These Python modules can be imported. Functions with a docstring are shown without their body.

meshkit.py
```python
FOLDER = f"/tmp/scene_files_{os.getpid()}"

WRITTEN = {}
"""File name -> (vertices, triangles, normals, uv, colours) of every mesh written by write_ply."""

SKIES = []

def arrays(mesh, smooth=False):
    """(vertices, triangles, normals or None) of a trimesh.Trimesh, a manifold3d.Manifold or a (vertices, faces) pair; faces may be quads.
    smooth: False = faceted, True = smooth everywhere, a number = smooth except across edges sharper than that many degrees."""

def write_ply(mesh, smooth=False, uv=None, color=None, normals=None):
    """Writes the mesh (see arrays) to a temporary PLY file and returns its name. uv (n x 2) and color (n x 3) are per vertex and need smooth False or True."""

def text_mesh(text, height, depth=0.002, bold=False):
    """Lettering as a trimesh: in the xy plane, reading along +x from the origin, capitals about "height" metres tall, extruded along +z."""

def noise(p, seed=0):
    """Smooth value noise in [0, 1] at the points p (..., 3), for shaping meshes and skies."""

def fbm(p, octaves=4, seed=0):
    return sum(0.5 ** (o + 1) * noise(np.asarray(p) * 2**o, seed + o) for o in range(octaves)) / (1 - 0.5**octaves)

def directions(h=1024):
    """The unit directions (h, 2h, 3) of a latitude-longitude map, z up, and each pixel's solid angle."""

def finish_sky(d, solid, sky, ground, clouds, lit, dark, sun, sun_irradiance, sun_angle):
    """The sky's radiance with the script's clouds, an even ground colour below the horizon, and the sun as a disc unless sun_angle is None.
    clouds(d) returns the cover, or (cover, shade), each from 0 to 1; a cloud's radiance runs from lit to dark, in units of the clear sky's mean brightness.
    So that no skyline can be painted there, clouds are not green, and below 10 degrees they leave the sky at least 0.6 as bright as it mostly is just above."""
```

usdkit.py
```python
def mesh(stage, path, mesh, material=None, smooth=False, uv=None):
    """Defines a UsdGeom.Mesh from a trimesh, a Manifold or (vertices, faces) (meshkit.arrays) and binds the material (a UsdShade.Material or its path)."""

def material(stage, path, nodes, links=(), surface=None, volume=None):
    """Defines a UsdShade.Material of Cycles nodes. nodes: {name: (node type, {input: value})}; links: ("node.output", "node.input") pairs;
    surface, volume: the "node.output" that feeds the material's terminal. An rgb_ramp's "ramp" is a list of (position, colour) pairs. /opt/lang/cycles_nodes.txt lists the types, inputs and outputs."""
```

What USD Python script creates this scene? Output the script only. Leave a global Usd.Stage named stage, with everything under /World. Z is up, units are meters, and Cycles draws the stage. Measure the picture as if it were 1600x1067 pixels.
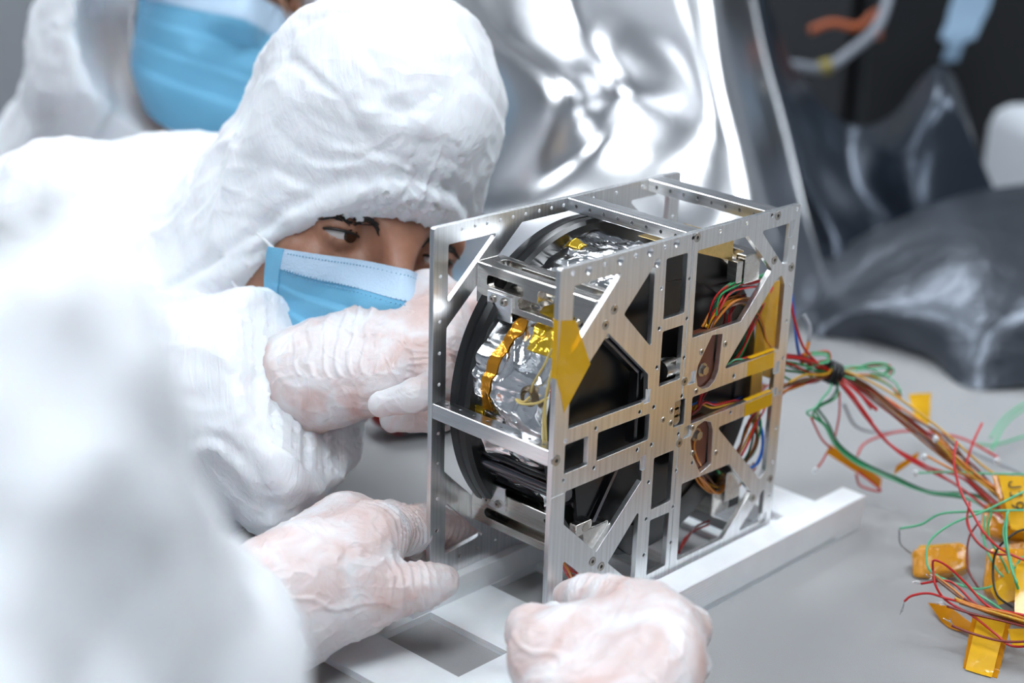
import math, random, numpy as np, trimesh, manifold3d as m3, meshkit, usdkit
from shapely.geometry import Polygon, Point
from pxr import Usd, UsdGeom, UsdLux, UsdShade, Gf, Sdf

stage = Usd.Stage.CreateInMemory()
UsdGeom.SetStageUpAxis(stage, 'Z'); UsdGeom.SetStageMetersPerUnit(stage, 1.0)
UsdGeom.Xform.Define(stage, '/World'); UsdGeom.Scope.Define(stage, '/World/Looks')
# Modelling frame: metres, origin at the near bottom corner of the satellite frame, x along its side plate, y across it, z up.
OFF = np.array([0, 0, .7755])                      # modelling frame -> room (floor at z = 0, table top at 0.75)
TAB = -.0255                                       # table top in the modelling frame

# ---------------------------------------------------------------- camera
CAM = np.array([-.6548, -.5946, .5015]); YAW, PIT, ROL, FPX, CX, CY = .66239, -.395097, .072288, 2639.66, 248.11, 145.93
FW = np.array([math.cos(PIT)*math.cos(YAW), math.cos(PIT)*math.sin(YAW), math.sin(PIT)])
_r = np.array([math.sin(YAW), -math.cos(YAW), 0]); _u = np.cross(_r, FW)
RT = math.cos(ROL)*_r + math.sin(ROL)*_u; UP = -math.sin(ROL)*_r + math.cos(ROL)*_u
cam = UsdGeom.Camera.Define(stage, '/World/camera')
m = np.eye(4); m[0, :3], m[1, :3], m[2, :3], m[3, :3] = RT, UP, -FW, CAM + OFF
cam.AddTransformOp().Set(Gf.Matrix4d(*m.ravel().tolist()))
cam.CreateHorizontalApertureAttr(36.0); cam.CreateVerticalApertureAttr(36*1067/1600)
cam.CreateFocalLengthAttr(FPX/1600*36); cam.CreateHorizontalApertureOffsetAttr(-CX/1600*36); cam.CreateVerticalApertureOffsetAttr(CY/1600*36)
cam.CreateClippingRangeAttr(Gf.Vec2f(.02, 50)); cam.CreateFStopAttr(3.5); cam.CreateFocusDistanceAttr(1.03)
cam.CreateExposureAttr(-0.1)

def P(px, py, d):                                  # the point seen at a pixel of the 1600x1067 photograph at depth d
    return CAM + (FW + RT*(px-800-CX)/FPX - UP*(py-533.5-CY)/FPX)*d
def PA(px, py, axis, v):                           # ... on the plane where coordinate `axis` is v
    r = P(px, py, 1.0) - CAM
    return CAM + r*((v - CAM[axis])/r[axis])
def proj_x(q): d = np.asarray(q) - CAM; return 800 + CX + FPX*(d @ RT)/(d @ FW)
PX = lambda x, y, v: PA(x, y, 0, v)
PY = lambda x, y, v: PA(x, y, 1, v)
PZ = lambda x, y, v: PA(x, y, 2, v)

# ---------------------------------------------------------------- light: an even cool room fill and ceiling panels (built with the ceiling below)
PANEL_LIGHT = 14.0
dome = UsdLux.DomeLight.Define(stage, '/World/room_fill'); dome.CreateIntensityAttr(.35); dome.CreateColorAttr(Gf.Vec3f(.86, .92, 1))

# ---------------------------------------------------------------- helpers
def mat(name, nodes, links=(), surface='p.BSDF'):
    return usdkit.material(stage, '/World/Looks/' + name, nodes, links, surface)
def plain(name, col, rough=.5, metal=0., bump=None, **kw):
    n = {'p': ('principled_bsdf', dict(base_color=col, roughness=rough, metallic=metal, **kw))}; l = []
    if bump:                                       # (noise scale, distance, detail)
        n.update(tc=('texture_coordinate', {}), n=('noise_texture', dict(scale=bump[0], detail=bump[2])), b=('bump', dict(strength=1., distance=bump[1])))
        l = [('tc.object', 'n.vector'), ('n.fac', 'b.height'), ('b.normal', 'p.normal')]
    return mat(name, n, l)
USED = {}
def numbered(parent, name):
    k = parent + '/' + name; USED[k] = USED.get(k, -1) + 1
    return name if USED[k] == 0 else '%s_%03d' % (name, USED[k])
LOCS = {}
def tag(prim, label=None, cat=None, group=None, kind=None):
    for k, v in (('label', label), ('category', cat), ('group', group), ('kind', kind)):
        if v: prim.SetCustomDataByKey(k, v)
def thing(name, label, cat, loc=(0, 0, 0), group=None, kind=None):
    path = '/World/' + numbered('/World', name); x = UsdGeom.Xform.Define(stage, path)
    loc = np.asarray(loc, float); x.AddTranslateOp().Set(Gf.Vec3d(*(loc + OFF).tolist())); LOCS[path] = loc
    tag(x.GetPrim(), label, cat, group, kind); return path
def part(parent, name, mesh, material, smooth=35, label=None, kind=None):
    path = parent + '/' + numbered(parent, name); loc = LOCS[parent]; LOCS[path] = loc
    if hasattr(mesh, 'to_mesh'):
        mm = mesh.to_mesh(); v, f = np.array(mm.vert_properties[:, :3], float), np.array(mm.tri_verts)
    elif isinstance(mesh, (tuple, list)): v, f = np.asarray(mesh[0], float), np.asarray(mesh[1])
    else: v, f = np.array(mesh.vertices, float), np.array(mesh.faces)
    p = usdkit.mesh(stage, path, (v - loc, f), material, smooth)
    tag(p.GetPrim(), label, None, None, kind); return path
def struct(name, mesh, material, label, cat):
    LOCS['/World'] = np.zeros(3)
    mm = mesh if not hasattr(mesh, 'to_mesh') else meshkit.arrays(mesh)
    v, f = (np.array(mm.vertices), np.array(mm.faces)) if hasattr(mm, 'vertices') else mm[:2]
    pr = usdkit.mesh(stage, '/World/' + name, (v + OFF, f), material, False).GetPrim()
    tag(pr, label, cat, None, 'structure')

def box(x0, x1, y0, y1, z0, z1):
    return m3.Manifold.cube([x1-x0, y1-y0, z1-z0]).translate([x0, y0, z0])
def rbox(x0, x1, y0, y1, z0, z1, r):
    s = m3.Manifold.sphere(r, 12)
    return m3.Manifold.batch_hull([s.translate([x, y, z]) for x in (x0+r, x1-r) for y in (y0+r, y1-r) for z in (z0+r, z1-r)])
def cbox(x0, x1, y0, y1, z0, z1, c=.0006):         # box with chamfered edges
    pts = []
    for sx, x in ((1, x0), (-1, x1)):
        for sy, y in ((1, y0), (-1, y1)):
            for sz, z in ((1, z0), (-1, z1)):
                pts += [(x, y+sy*c, z+sz*c), (x+sx*c, y, z+sz*c), (x+sx*c, y+sy*c, z)]
    return m3.Manifold.hull_points(np.array(pts))
def cyl(a, b, r, r2=None, n=20):
    a, b = np.asarray(a, float), np.asarray(b, float); d = b - a; L = np.linalg.norm(d)
    c = m3.Manifold.cylinder(L, r, r if r2 is None else r2, n)
    T = trimesh.geometry.align_vectors([0, 0, 1], d/L); T[:3, 3] = a
    return c.transform(T[:3, :])
def lathe_y(profile, cx, cz, n=96):                # profile [(radius, y)], revolved about the y axis at (cx, cz)
    p = np.array(profile + [profile[0]]); th = np.linspace(0, 2*math.pi, n, endpoint=False); k = len(p) - 1
    v = np.array([[cx + r*math.cos(t), y, cz + r*math.sin(t)] for t in th for r, y in p[:-1]])
    f = []
    for i in range(n):
        for j in range(k):
            a, b, c, d = i*k+j, i*k+(j+1) % k, ((i+1) % n)*k+(j+1) % k, ((i+1) % n)*k+j
            f += [[a, b, c], [a, c, d]]
    t = trimesh.Trimesh(v, f, process=False)
    if t.volume < 0: t.invert()
    return t
def spline(pts, n=8):                              # Catmull-Rom through the points
    p = np.asarray(pts, float); p = np.vstack([2*p[0]-p[1], p, 2*p[-1]-p[-2]]); out = []
    for i in range(1, len(p)-2):
        for t in np.linspace(0, 1, n, endpoint=False):
            a, b, c, d = p[i-1:i+3]
            out.append(.5*(2*b + (c-a)*t + (2*a-5*b+4*c-d)*t*t + (3*b-3*c+d-a)*t**3))
    return np.array(out + [p[-2]])
def tube(path, r, n=7):
    path = np.asarray(path, float); k = len(path); r = np.broadcast_to(r, k)
    t = np.gradient(path, axis=0); t /= np.linalg.norm(t, axis=1, keepdims=True) + 1e-12
    u = np.cross(t[0], [0, 0, 1.]); u = u if np.linalg.norm(u) > .1 else np.cross(t[0], [1., 0, 0]); u /= np.linalg.norm(u)
    v, th = [], np.linspace(0, 2*math.pi, n, endpoint=False)
    for i in range(k):
        u = u - t[i]*np.dot(u, t[i]); u /= np.linalg.norm(u); w = np.cross(t[i], u)
        v += [path[i] + r[i]*(math.cos(a)*u + math.sin(a)*w) for a in th]
    v += [path[0], path[-1]]; f = []
    for i in range(k-1):
        for j in range(n):
            a, b = i*n+j, i*n+(j+1) % n
            f += [[a, b, b+n], [a, b+n, a+n]]
    f += [[k*n, (j+1) % n, j] for j in range(n)] + [[k*n+1, (k-1)*n+j, (k-1)*n+(j+1) % n] for j in range(n)]
    return np.array(v), np.array(f)
def cat(*ms):
    vs, fs, o = [], [], 0
    for q in ms:
        v, f = meshkit.arrays(q)[:2]; vs.append(v); fs.append(f + o); o += len(v)
    return np.vstack(vs), np.vstack(fs)
def strip(center, width_dir, w, t=.00012):         # a thin closed ribbon along a path; width_dir per point or one
    c = np.asarray(center, float); k = len(c); wd = np.broadcast_to(np.asarray(width_dir, float), c.shape)
    wd = wd/np.linalg.norm(wd, axis=1, keepdims=True); tg = np.gradient(c, axis=0); nn = np.cross(tg, wd); nn /= np.linalg.norm(nn, axis=1, keepdims=True) + 1e-12
    w = np.broadcast_to(w, k)[:, None]
    v = np.stack([c-wd*w/2-nn*t, c+wd*w/2-nn*t, c+wd*w/2+nn*t, c-wd*w/2+nn*t], 1).reshape(-1, 3); f = []
    for i in range(k-1):
        for j in range(4):
            a, b = 4*i+j, 4*i+(j+1) % 4
            f += [[a, b, b+4], [a, b+4, a+4]]
    e = 4*(k-1); f += [[0, 2, 1], [0, 3, 2], [e, e+1, e+2], [e, e+2, e+3]]
    t_ = trimesh.Trimesh(v, f, process=False)
    if t_.volume < 0: t_.invert()
    return np.array(t_.vertices), np.array(t_.faces)
def grid_sheet(X, t=.0006):                        # X (n, m, 3) -> closed sheet of thickness t
    n, k = X.shape[:2]; gu = np.gradient(X, axis=0); gv = np.gradient(X, axis=1); N = np.cross(gu, gv); N /= np.linalg.norm(N, axis=2, keepdims=True) + 1e-12
    A, B = (X + N*t/2).reshape(-1, 3), (X - N*t/2).reshape(-1, 3); o = n*k
    i, j = np.meshgrid(np.arange(n-1), np.arange(k-1), indexing='ij'); a = (i*k+j).ravel(); b, c, d = a+k, a+k+1, a+1
    f = [np.stack([a, b, c], 1), np.stack([a, c, d], 1), np.stack([a+o, c+o, b+o], 1), np.stack([a+o, d+o, c+o], 1)]
    rim = np.concatenate([np.arange(k), np.arange(1, n)*k+k-1, (n-1)*k+np.arange(k-2, -1, -1), np.arange(n-2, 0, -1)*k])
    r2 = np.roll(rim, -1); f += [np.stack([rim, r2, r2+o], 1), np.stack([rim, r2+o, rim+o], 1)]
    return np.vstack([A, B]), np.vstack(f)
def fbm(p, s, oct=3, seed=0): return meshkit.fbm(np.asarray(p)*s, oct, seed) - .5
def ridge(p, s, seed=0): return 1 - 2*np.abs(meshkit.noise(np.asarray(p)*s, seed) - .5)*2     # sharp creases, -1..1

# ---- implicit bodies: rounded bones joined smoothly, meshed by surface nets
def seg(a, b, ra, rb=None): return ('s', np.asarray(a, float), np.asarray(b, float), ra, ra if rb is None else rb)
def ell(c, R, rad): return ('e', np.asarray(c, float), np.asarray(R, float), np.asarray(rad, float))
def dist(P_, q):
    if q[0] == 's':
        _, a, b, ra, rb = q; ab = b - a; h = np.clip((P_ - a) @ ab/max(ab @ ab, 1e-12), 0, 1)
        return np.linalg.norm(P_ - a - h[:, None]*ab, axis=1) - (ra + (rb-ra)*h)
    if q[0] == 'e':
        _, c, R, rad = q; l = (P_ - c) @ R; k0 = np.linalg.norm(l/rad, axis=1); k1 = np.linalg.norm(l/rad**2, axis=1)
        return k0*(k0-1)/np.maximum(k1, 1e-9)
    return q[1](P_)
def smin(a, b, k):
    h = np.maximum(k - np.abs(a-b), 0)/k
    return np.minimum(a, b) - h*h*k/4
def field(prims, k=.01, cuts=(), kc=.003):
    def f(P_):
        d = None
        for q in prims:
            kk = k
            if isinstance(q, tuple) and isinstance(q[0], float): kk, q = q
            e = dist(P_, q); d = e if d is None else smin(d, e, kk)
        for q in cuts: d = -smin(-d, dist(P_, q), kc)
        return d
    return f
def nets(f, lo, hi, h, smooth=1, fine=None):       # fine: (lo, hi, h) of a box with a closer grid
    ax = []
    for i in range(3):
        if fine is None: ax.append(np.arange(lo[i], hi[i] + h, h)); continue
        a, b = max(fine[0][i], lo[i]+h), min(fine[1][i], hi[i]-h)
        ax.append(np.concatenate([np.arange(lo[i], a - h*.3, h), np.arange(a, b, fine[2]), np.arange(b, hi[i] + h, h)]))
    n = np.array([len(q) for q in ax])
    V = np.empty(n, np.float32)
    for i in range(n[0]):
        yy, zz = np.meshgrid(ax[1], ax[2], indexing='ij')
        V[i] = f(np.stack([np.full(yy.size, ax[0][i]), yy.ravel(), zz.ravel()], 1)).reshape(n[1], n[2])
    V[V == 0] = 1e-9; S = V < 0; c = [m_-1 for m_ in n]
    corner = lambda A, o: A[o[0]:o[0]+c[0], o[1]:o[1]+c[1], o[2]:o[2]+c[2]]
    offs = [(a, b, d) for a in (0, 1) for b in (0, 1) for d in (0, 1)]
    cnt = sum(corner(S, o).astype(int) for o in offs); act = (cnt > 0) & (cnt < 8)
    idx = np.full(act.shape, -1); idx[act] = np.arange(act.sum()); cells = np.argwhere(act)
    acc = np.zeros((len(cells), 3)); num = np.zeros(len(cells))
    for i, a in enumerate(offs):
        for b in offs[i+1:]:
            if sum(abs(x-y) for x, y in zip(a, b)) != 1: continue
            va, vb = corner(V, a)[act], corner(V, b)[act]; hit = (va < 0) != (vb < 0)
            t = np.where(hit, va/(va-vb+1e-30), 0)[:, None]
            acc += np.where(hit[:, None], np.array(a)*(1-t) + np.array(b)*t, 0); num += hit
    g_ = cells + acc/num[:, None]; verts = np.stack([np.interp(g_[:, i], np.arange(n[i]), ax[i]) for i in range(3)], 1); F = []
    for d in range(3):
        u, w = (d+1) % 3, (d+2) % 3
        sl = [slice(0, m_) for m_ in n]; s2 = list(sl); sl[d] = slice(0, n[d]-1); s2[d] = slice(1, n[d])
        e = S[tuple(sl)] != S[tuple(s2)]; I = np.argwhere(e)
        I = I[(I[:, u] > 0) & (I[:, w] > 0) & (I[:, u] < c[u]) & (I[:, w] < c[w])]
        fl = S[tuple(I.T)]; g = []
        for du, dw in ((-1, -1), (0, -1), (0, 0), (-1, 0)):
            J = I.copy(); J[:, u] += du; J[:, w] += dw; g.append(idx[tuple(J.T)])
        q = np.stack(g, 1); q[~fl] = q[~fl][:, ::-1]; F.append(q)
    Q = np.vstack(F); T = trimesh.Trimesh(verts, np.vstack([Q[:, [0, 1, 2]], Q[:, [0, 2, 3]]]), process=False)
    if smooth: trimesh.smoothing.filter_taubin(T, iterations=smooth)
    return T
def displaced(T, fn, subdiv=0):
    for _ in range(subdiv): T = trimesh.Trimesh(*trimesh.remesh.subdivide(T.vertices, T.faces), process=False)
    v, f, n = meshkit.arrays(T, True)
    return trimesh.Trimesh(v + n*fn(v, n)[:, None], f, process=False)

# ---------------------------------------------------------------- materials
def brushed(name, col, rough, axis_scale=(420, 420, 4), amt=.025, bumpd=.000003, tint=.02):
    return mat(name, {'tc': ('texture_coordinate', {}), 'mp': ('mapping', dict(scale=axis_scale)), 'n': ('noise_texture', dict(scale=1., detail=3.)),
        'mr': ('map_range', dict(from_min=.25, from_max=.75, to_min=rough-amt, to_max=rough+amt)), 'bv': ('bevel', dict(samples=4, radius=.0005)),
        'b': ('bump', dict(strength=.6, distance=bumpd)), 'cr': ('rgb_ramp', {'ramp': [(0, [c*(1-tint) for c in col]), (1, [min(1, c*(1+tint)) for c in col])]}),
        'p': ('principled_bsdf', dict(metallic=1.))},
        [('tc.object', 'mp.vector'), ('mp.vector', 'n.vector'), ('n.fac', 'mr.value'), ('mr.result', 'p.roughness'), ('n.fac', 'b.height'), ('bv.bevel', 'b.normal'), ('b.normal', 'p.normal'), ('n.fac', 'cr.fac'), ('cr.color', 'p.base_color')])
M_ALU = brushed('milled_aluminium', (.78, .79, .80), .30)
M_ALUX = brushed('milled_aluminium_bar', (.80, .80, .81), .24, (420, 9, 420))
M_NICK = brushed('nickel_plated', (.66, .63, .59), .2, (300, 12, 300), .06)
M_STEEL = plain('screw_steel', (.50, .47, .43), .28, 1.)
M_SOCK = plain('screw_socket', (.05, .045, .04), .5, .6)
M_BLACK = plain('black_anodised', (.007, .007, .0075), .3, 0, (900, .00002, 2))
M_BLKGLOSS = plain('black_gloss', (.008, .008, .009), .16)
M_GREYTUBE = plain('grey_anodised_tube', (.16, .16, .175), .22, 1.)
M_FOIL = mat('silver_foil_blanket', {'tc': ('texture_coordinate', {}), 'mp': ('mapping', dict(scale=(420, 90, 420))), 'n': ('noise_texture', dict(scale=1., detail=3., distortion=1.2, type='ridged_multifractal')), 'k': ('noise_texture', dict(scale=38., detail=2.)),
    'kr': ('map_range', dict(from_min=.42, from_max=.58, to_min=.05, to_max=1., clamp=True)), 'mu': ('math', dict(math_type='multiply')), 'b0': ('bump', dict(strength=.6, distance=.0012)), 'b': ('bump', dict(strength=.8, distance=.0005)), 'p': ('principled_bsdf', dict(base_color=(.95, .955, .96), metallic=1., roughness=.14))},
    [('tc.object', 'mp.vector'), ('mp.vector', 'n.vector'), ('tc.object', 'k.vector'), ('k.fac', 'kr.value'), ('n.fac', 'mu.value1'), ('kr.result', 'mu.value2'), ('k.fac', 'b0.height'), ('mu.value', 'b.height'), ('b0.normal', 'b.normal'), ('b.normal', 'p.normal')])
M_COPPER = plain('copper_brown_block', (.20, .065, .035), .38, .3)
def film(name, col, opacity, rough=.12):
    return mat(name, {'t': ('transparent_bsdf', dict(color=[min(1, c*1.05) for c in col])), 'tc': ('texture_coordinate', {}), 'n': ('noise_texture', dict(scale=90., detail=2.)),
        'b': ('bump', dict(strength=.5, distance=.0008)), 'p': ('principled_bsdf', dict(base_color=col, roughness=rough, coat_weight=.4)), 'x': ('mix_closure', dict(fac=opacity))},
        [('tc.object', 'n.vector'), ('n.fac', 'b.height'), ('b.normal', 'p.normal'), ('t.BSDF', 'x.closure1'), ('p.BSDF', 'x.closure2')], 'x.closure')
M_KAP = film('amber_tape', (.80, .36, .012), .62)
M_KAPY = film('yellow_tape', (.86, .52, .015), .70, .2)
M_KAPG = film('gold_tape_over_label', (.90, .50, .02), .9, .2)
M_KAPD = plain('amber_film_on_foil', (.80, .34, .03), .16, .75, (120, .0008, 3))
M_KAPYF = plain('yellow_film_on_foil', (.90, .58, .05), .16, .75, (120, .0008, 3))
M_CORD = plain('yellow_lacing_cord', (.62, .47, .16), .6)
WIRE = {k: plain('wire_' + k, c, .33) for k, c in dict(red=(.55, .012, .012), dark_red=(.20, .012, .01), green=(.01, .30, .09), dark_green=(.008, .10, .045), pale_green=(.10, .48, .24), orange=(.62, .20, .012),
        yellow=(.62, .33, .02), brown=(.16, .055, .02), blue=(.012, .13, .55), white=(.75, .76, .78), black=(.008, .008, .008), grey=(.30, .31, .33)).items()}
M_TIN = plain('tinned_strands', (.80, .80, .80), .2, 1.)
M_HEAT = plain('clear_heat_shrink', (.70, .72, .74), .2)
# layer lines of a printed part: fine horizontal steps
M_PRINT = mat('printed_white_plastic', {'tc': ('texture_coordinate', {}), 'w': ('wave_texture', dict(wave_type='bands', bands_direction='z', scale=160., distortion=.4, detail=1.)), 'n': ('noise_texture', dict(scale=60., detail=3.)),
        'b': ('bump', dict(strength=.35, distance=.00012)), 'cr': ('rgb_ramp', {'ramp': [(.2, (.80, .81, .83)), (.8, (.88, .885, .90))]}), 'p': ('principled_bsdf', dict(roughness=.45, subsurface_weight=.1, subsurface_scale=.002))},
        [('tc.object', 'w.vector'), ('tc.object', 'n.vector'), ('w.fac', 'b.height'), ('b.normal', 'p.normal'), ('n.fac', 'cr.fac'), ('cr.color', 'p.base_color')])
M_TABLE = mat('grey_table_mat', {'tc': ('texture_coordinate', {}), 'n': ('noise_texture', dict(scale=900., detail=3.)), 'n2': ('noise_texture', dict(scale=7., detail=4.)), 'b': ('bump', dict(strength=.45, distance=.0003)),
        'cr': ('rgb_ramp', {'ramp': [(.3, (.315, .315, .318)), (.7, (.35, .35, .35))]}), 'p': ('principled_bsdf', dict(roughness=.42))},
        [('tc.object', 'n.vector'), ('tc.object', 'n2.vector'), ('n.fac', 'b.height'), ('b.normal', 'p.normal'), ('n2.fac', 'cr.fac'), ('cr.color', 'p.base_color')])
# spunbonded overall fabric: crinkle at two scales and a fine embossed weave
M_TYV = mat('white_overall_fabric', {'tc': ('texture_coordinate', {}), 'dn': ('noise_texture', dict(scale=18., detail=2.)), 'dv': ('vector_math', dict(math_type='multiply_add', vector2=(.06, .06, .06))), 'v': ('voronoi_texture', dict(scale=34., feature='f1', randomness=1.)), 'v2': ('voronoi_texture', dict(scale=95., feature='f1')),
        'st': ('mapping', dict(scale=(240, 240, 60))), 'n': ('noise_texture', dict(scale=1., detail=3.)), 'w': ('noise_texture', dict(scale=1500., detail=1.)),
        'b1': ('bump', dict(strength=.35, distance=.007)), 'b2': ('bump', dict(strength=.25, distance=.002)), 'b3': ('bump', dict(strength=.3, distance=.0006)), 'b4': ('bump', dict(strength=.2, distance=.0002)),
        'p': ('principled_bsdf', dict(base_color=(.88, .90, .935), roughness=.6, sheen_weight=.12, subsurface_weight=.1, subsurface_scale=.003))},
        [('tc.object', 'dn.vector'), ('dn.color', 'dv.vector1'), ('tc.object', 'dv.vector3'), ('dv.vector', 'v.vector'), ('dv.vector', 'v2.vector'), ('tc.object', 'st.vector'), ('st.vector', 'n.vector'), ('tc.object', 'w.vector'),
         ('v.distance', 'b1.height'), ('v2.distance', 'b2.height'), ('n.fac', 'b3.height'), ('w.fac', 'b4.height'), ('b1.normal', 'b2.normal'), ('b2.normal', 'b3.normal'), ('b3.normal', 'b4.normal'), ('b4.normal', 'p.normal')])
M_MASK = plain('blue_mask_fabric', (.16, .46, .68), .75, 0, (900, .00025, 2), sheen_weight=.2)
M_MASKB = plain('pale_blue_mask_band', (.50, .66, .82), .75, 0, (700, .0004, 2))
M_LOOP = plain('white_elastic', (.80, .82, .85), .7)
M_SKIN = mat('skin', {'tc': ('texture_coordinate', {}), 'n': ('noise_texture', dict(scale=60., detail=4.)), 'n2': ('noise_texture', dict(scale=900., detail=2.)), 'cr': ('rgb_ramp', {'ramp': [(.3, (.29, .13, .078)), (.7, (.40, .19, .118))]}),
        'b': ('bump', dict(strength=.3, distance=.0005)), 'p': ('principled_bsdf', dict(roughness=.45, subsurface_weight=.25, subsurface_scale=.004, subsurface_radius=(1, .35, .2)))},
        [('tc.object', 'n.vector'), ('tc.object', 'n2.vector'), ('n.fac', 'cr.fac'), ('cr.color', 'p.base_color'), ('n2.fac', 'b.height'), ('b.normal', 'p.normal')])
M_HAIR = plain('dark_hair', (.012, .008, .006), .5)
M_EYE = plain('eye_white', (.50, .46, .44), .2)
M_IRIS = plain('brown_iris', (.03, .013, .006), .1)
# thin latex: whitish film where it stands off, pink where it clings to the skin
M_GLOVE = mat('latex_glove', {'tc': ('texture_coordinate', {}), 'n': ('noise_texture', dict(scale=26., detail=3., distortion=.8)), 'w': ('noise_texture', dict(scale=70., detail=4., distortion=2.5)), 'fine': ('noise_texture', dict(scale=1500., detail=1.)),
        'cr': ('rgb_ramp', {'ramp': [(.32, (.64, .47, .435)), (.46, (.70, .595, .58)), (.56, (.745, .695, .70)), (.68, (.79, .77, .79))]}), 'b': ('bump', dict(strength=.5, distance=.0016)), 'b2': ('bump', dict(strength=.2, distance=.0002)),
        'p': ('principled_bsdf', dict(roughness=.38, subsurface_weight=.3, subsurface_scale=.004, subsurface_radius=(1, .5, .4), coat_weight=.12, coat_roughness=.3))},
        [('tc.object', 'n.vector'), ('tc.object', 'w.vector'), ('tc.object', 'fine.vector'), ('n.fac', 'cr.fac'), ('cr.color', 'p.base_color'), ('w.fac', 'b.height'), ('fine.fac', 'b2.height'), ('b.normal', 'b2.normal'), ('b2.normal', 'p.normal')])
M_BAGS = plain('silver_bag_film', (.76, .765, .78), .26, 1., (9, .0012, 2))
M_BAGD = mat('dark_shielding_film', {'tc': ('texture_coordinate', {}), 'n': ('noise_texture', dict(scale=22., detail=3.)), 'b': ('bump', dict(strength=.6, distance=.004)), 'p': ('principled_bsdf', dict(base_color=(.05, .062, .082), roughness=.34, metallic=.8, coat_weight=.15))},
        [('tc.object', 'n.vector'), ('n.fac', 'b.height'), ('b.normal', 'p.normal')])
M_BAGF = plain('grey_shielding_film', (.095, .107, .128), .36, .75, (30, .004, 3))
M_RUBBER = plain('black_rubber', (.012, .012, .013), .5)
M_REDP = plain('red_plastic', (.50, .015, .012), .4)
M_WALL = plain('wall_paint', (.36, .375, .40), .7, 0, (40, .0006, 3))
M_FLOOR = plain('floor_vinyl', (.30, .31, .33), .4, 0, (30, .0003, 3))
M_CEIL = plain('ceiling_tiles', (.42, .43, .45), .8)
M_LAMP = mat('ceiling_lamp', {'e': ('emission', dict(color=(.88, .94, 1.), strength=PANEL_LIGHT))}, surface='e.emission')
M_FRAMEW = plain('white_enamel', (.78, .79, .80), .4)
M_LEG = plain('grey_steel_leg', (.35, .36, .37), .4, .6)
M_DARKBOX = plain('dark_equipment', (.008, .009, .011), .5)
M_PALEBOX = plain('pale_equipment', (.55, .58, .62), .5)
M_INK = plain('black_ink', (.02, .015, .01), .6)

# ---------------------------------------------------------------- room
Zf = -OFF[2]
X0, X1, Y0, Y1, H = -2.6, 3.2, -2.4, 3.2, 2.75
struct('floor', box(X0, X1, Y0, Y1, Zf-.1, Zf), M_FLOOR, 'grey vinyl laboratory floor below the table', 'floor')
struct('ceiling', box(X0, X1, Y0, Y1, Zf+H, Zf+H+.1), M_CEIL, 'pale ceiling carrying the lamp panels', 'ceiling')
struct('wall_back', box(X1, X1+.1, Y0, Y1, Zf, Zf+H), M_WALL, 'pale grey wall behind the foil bags', 'wall')
struct('wall_left', box(X0, X1, Y1, Y1+.1, Zf, Zf+H), M_WALL, 'pale grey wall behind the crouching people', 'wall')
struct('wall_right', box(X0, X1, Y0-.1, Y0, Zf, Zf+H), M_WALL, 'pale grey wall to the right of the table', 'wall')
struct('wall_front', box(X0-.1, X0, Y0, Y1, Zf, Zf+H), M_WALL, 'pale grey wall behind the camera', 'wall')
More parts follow.
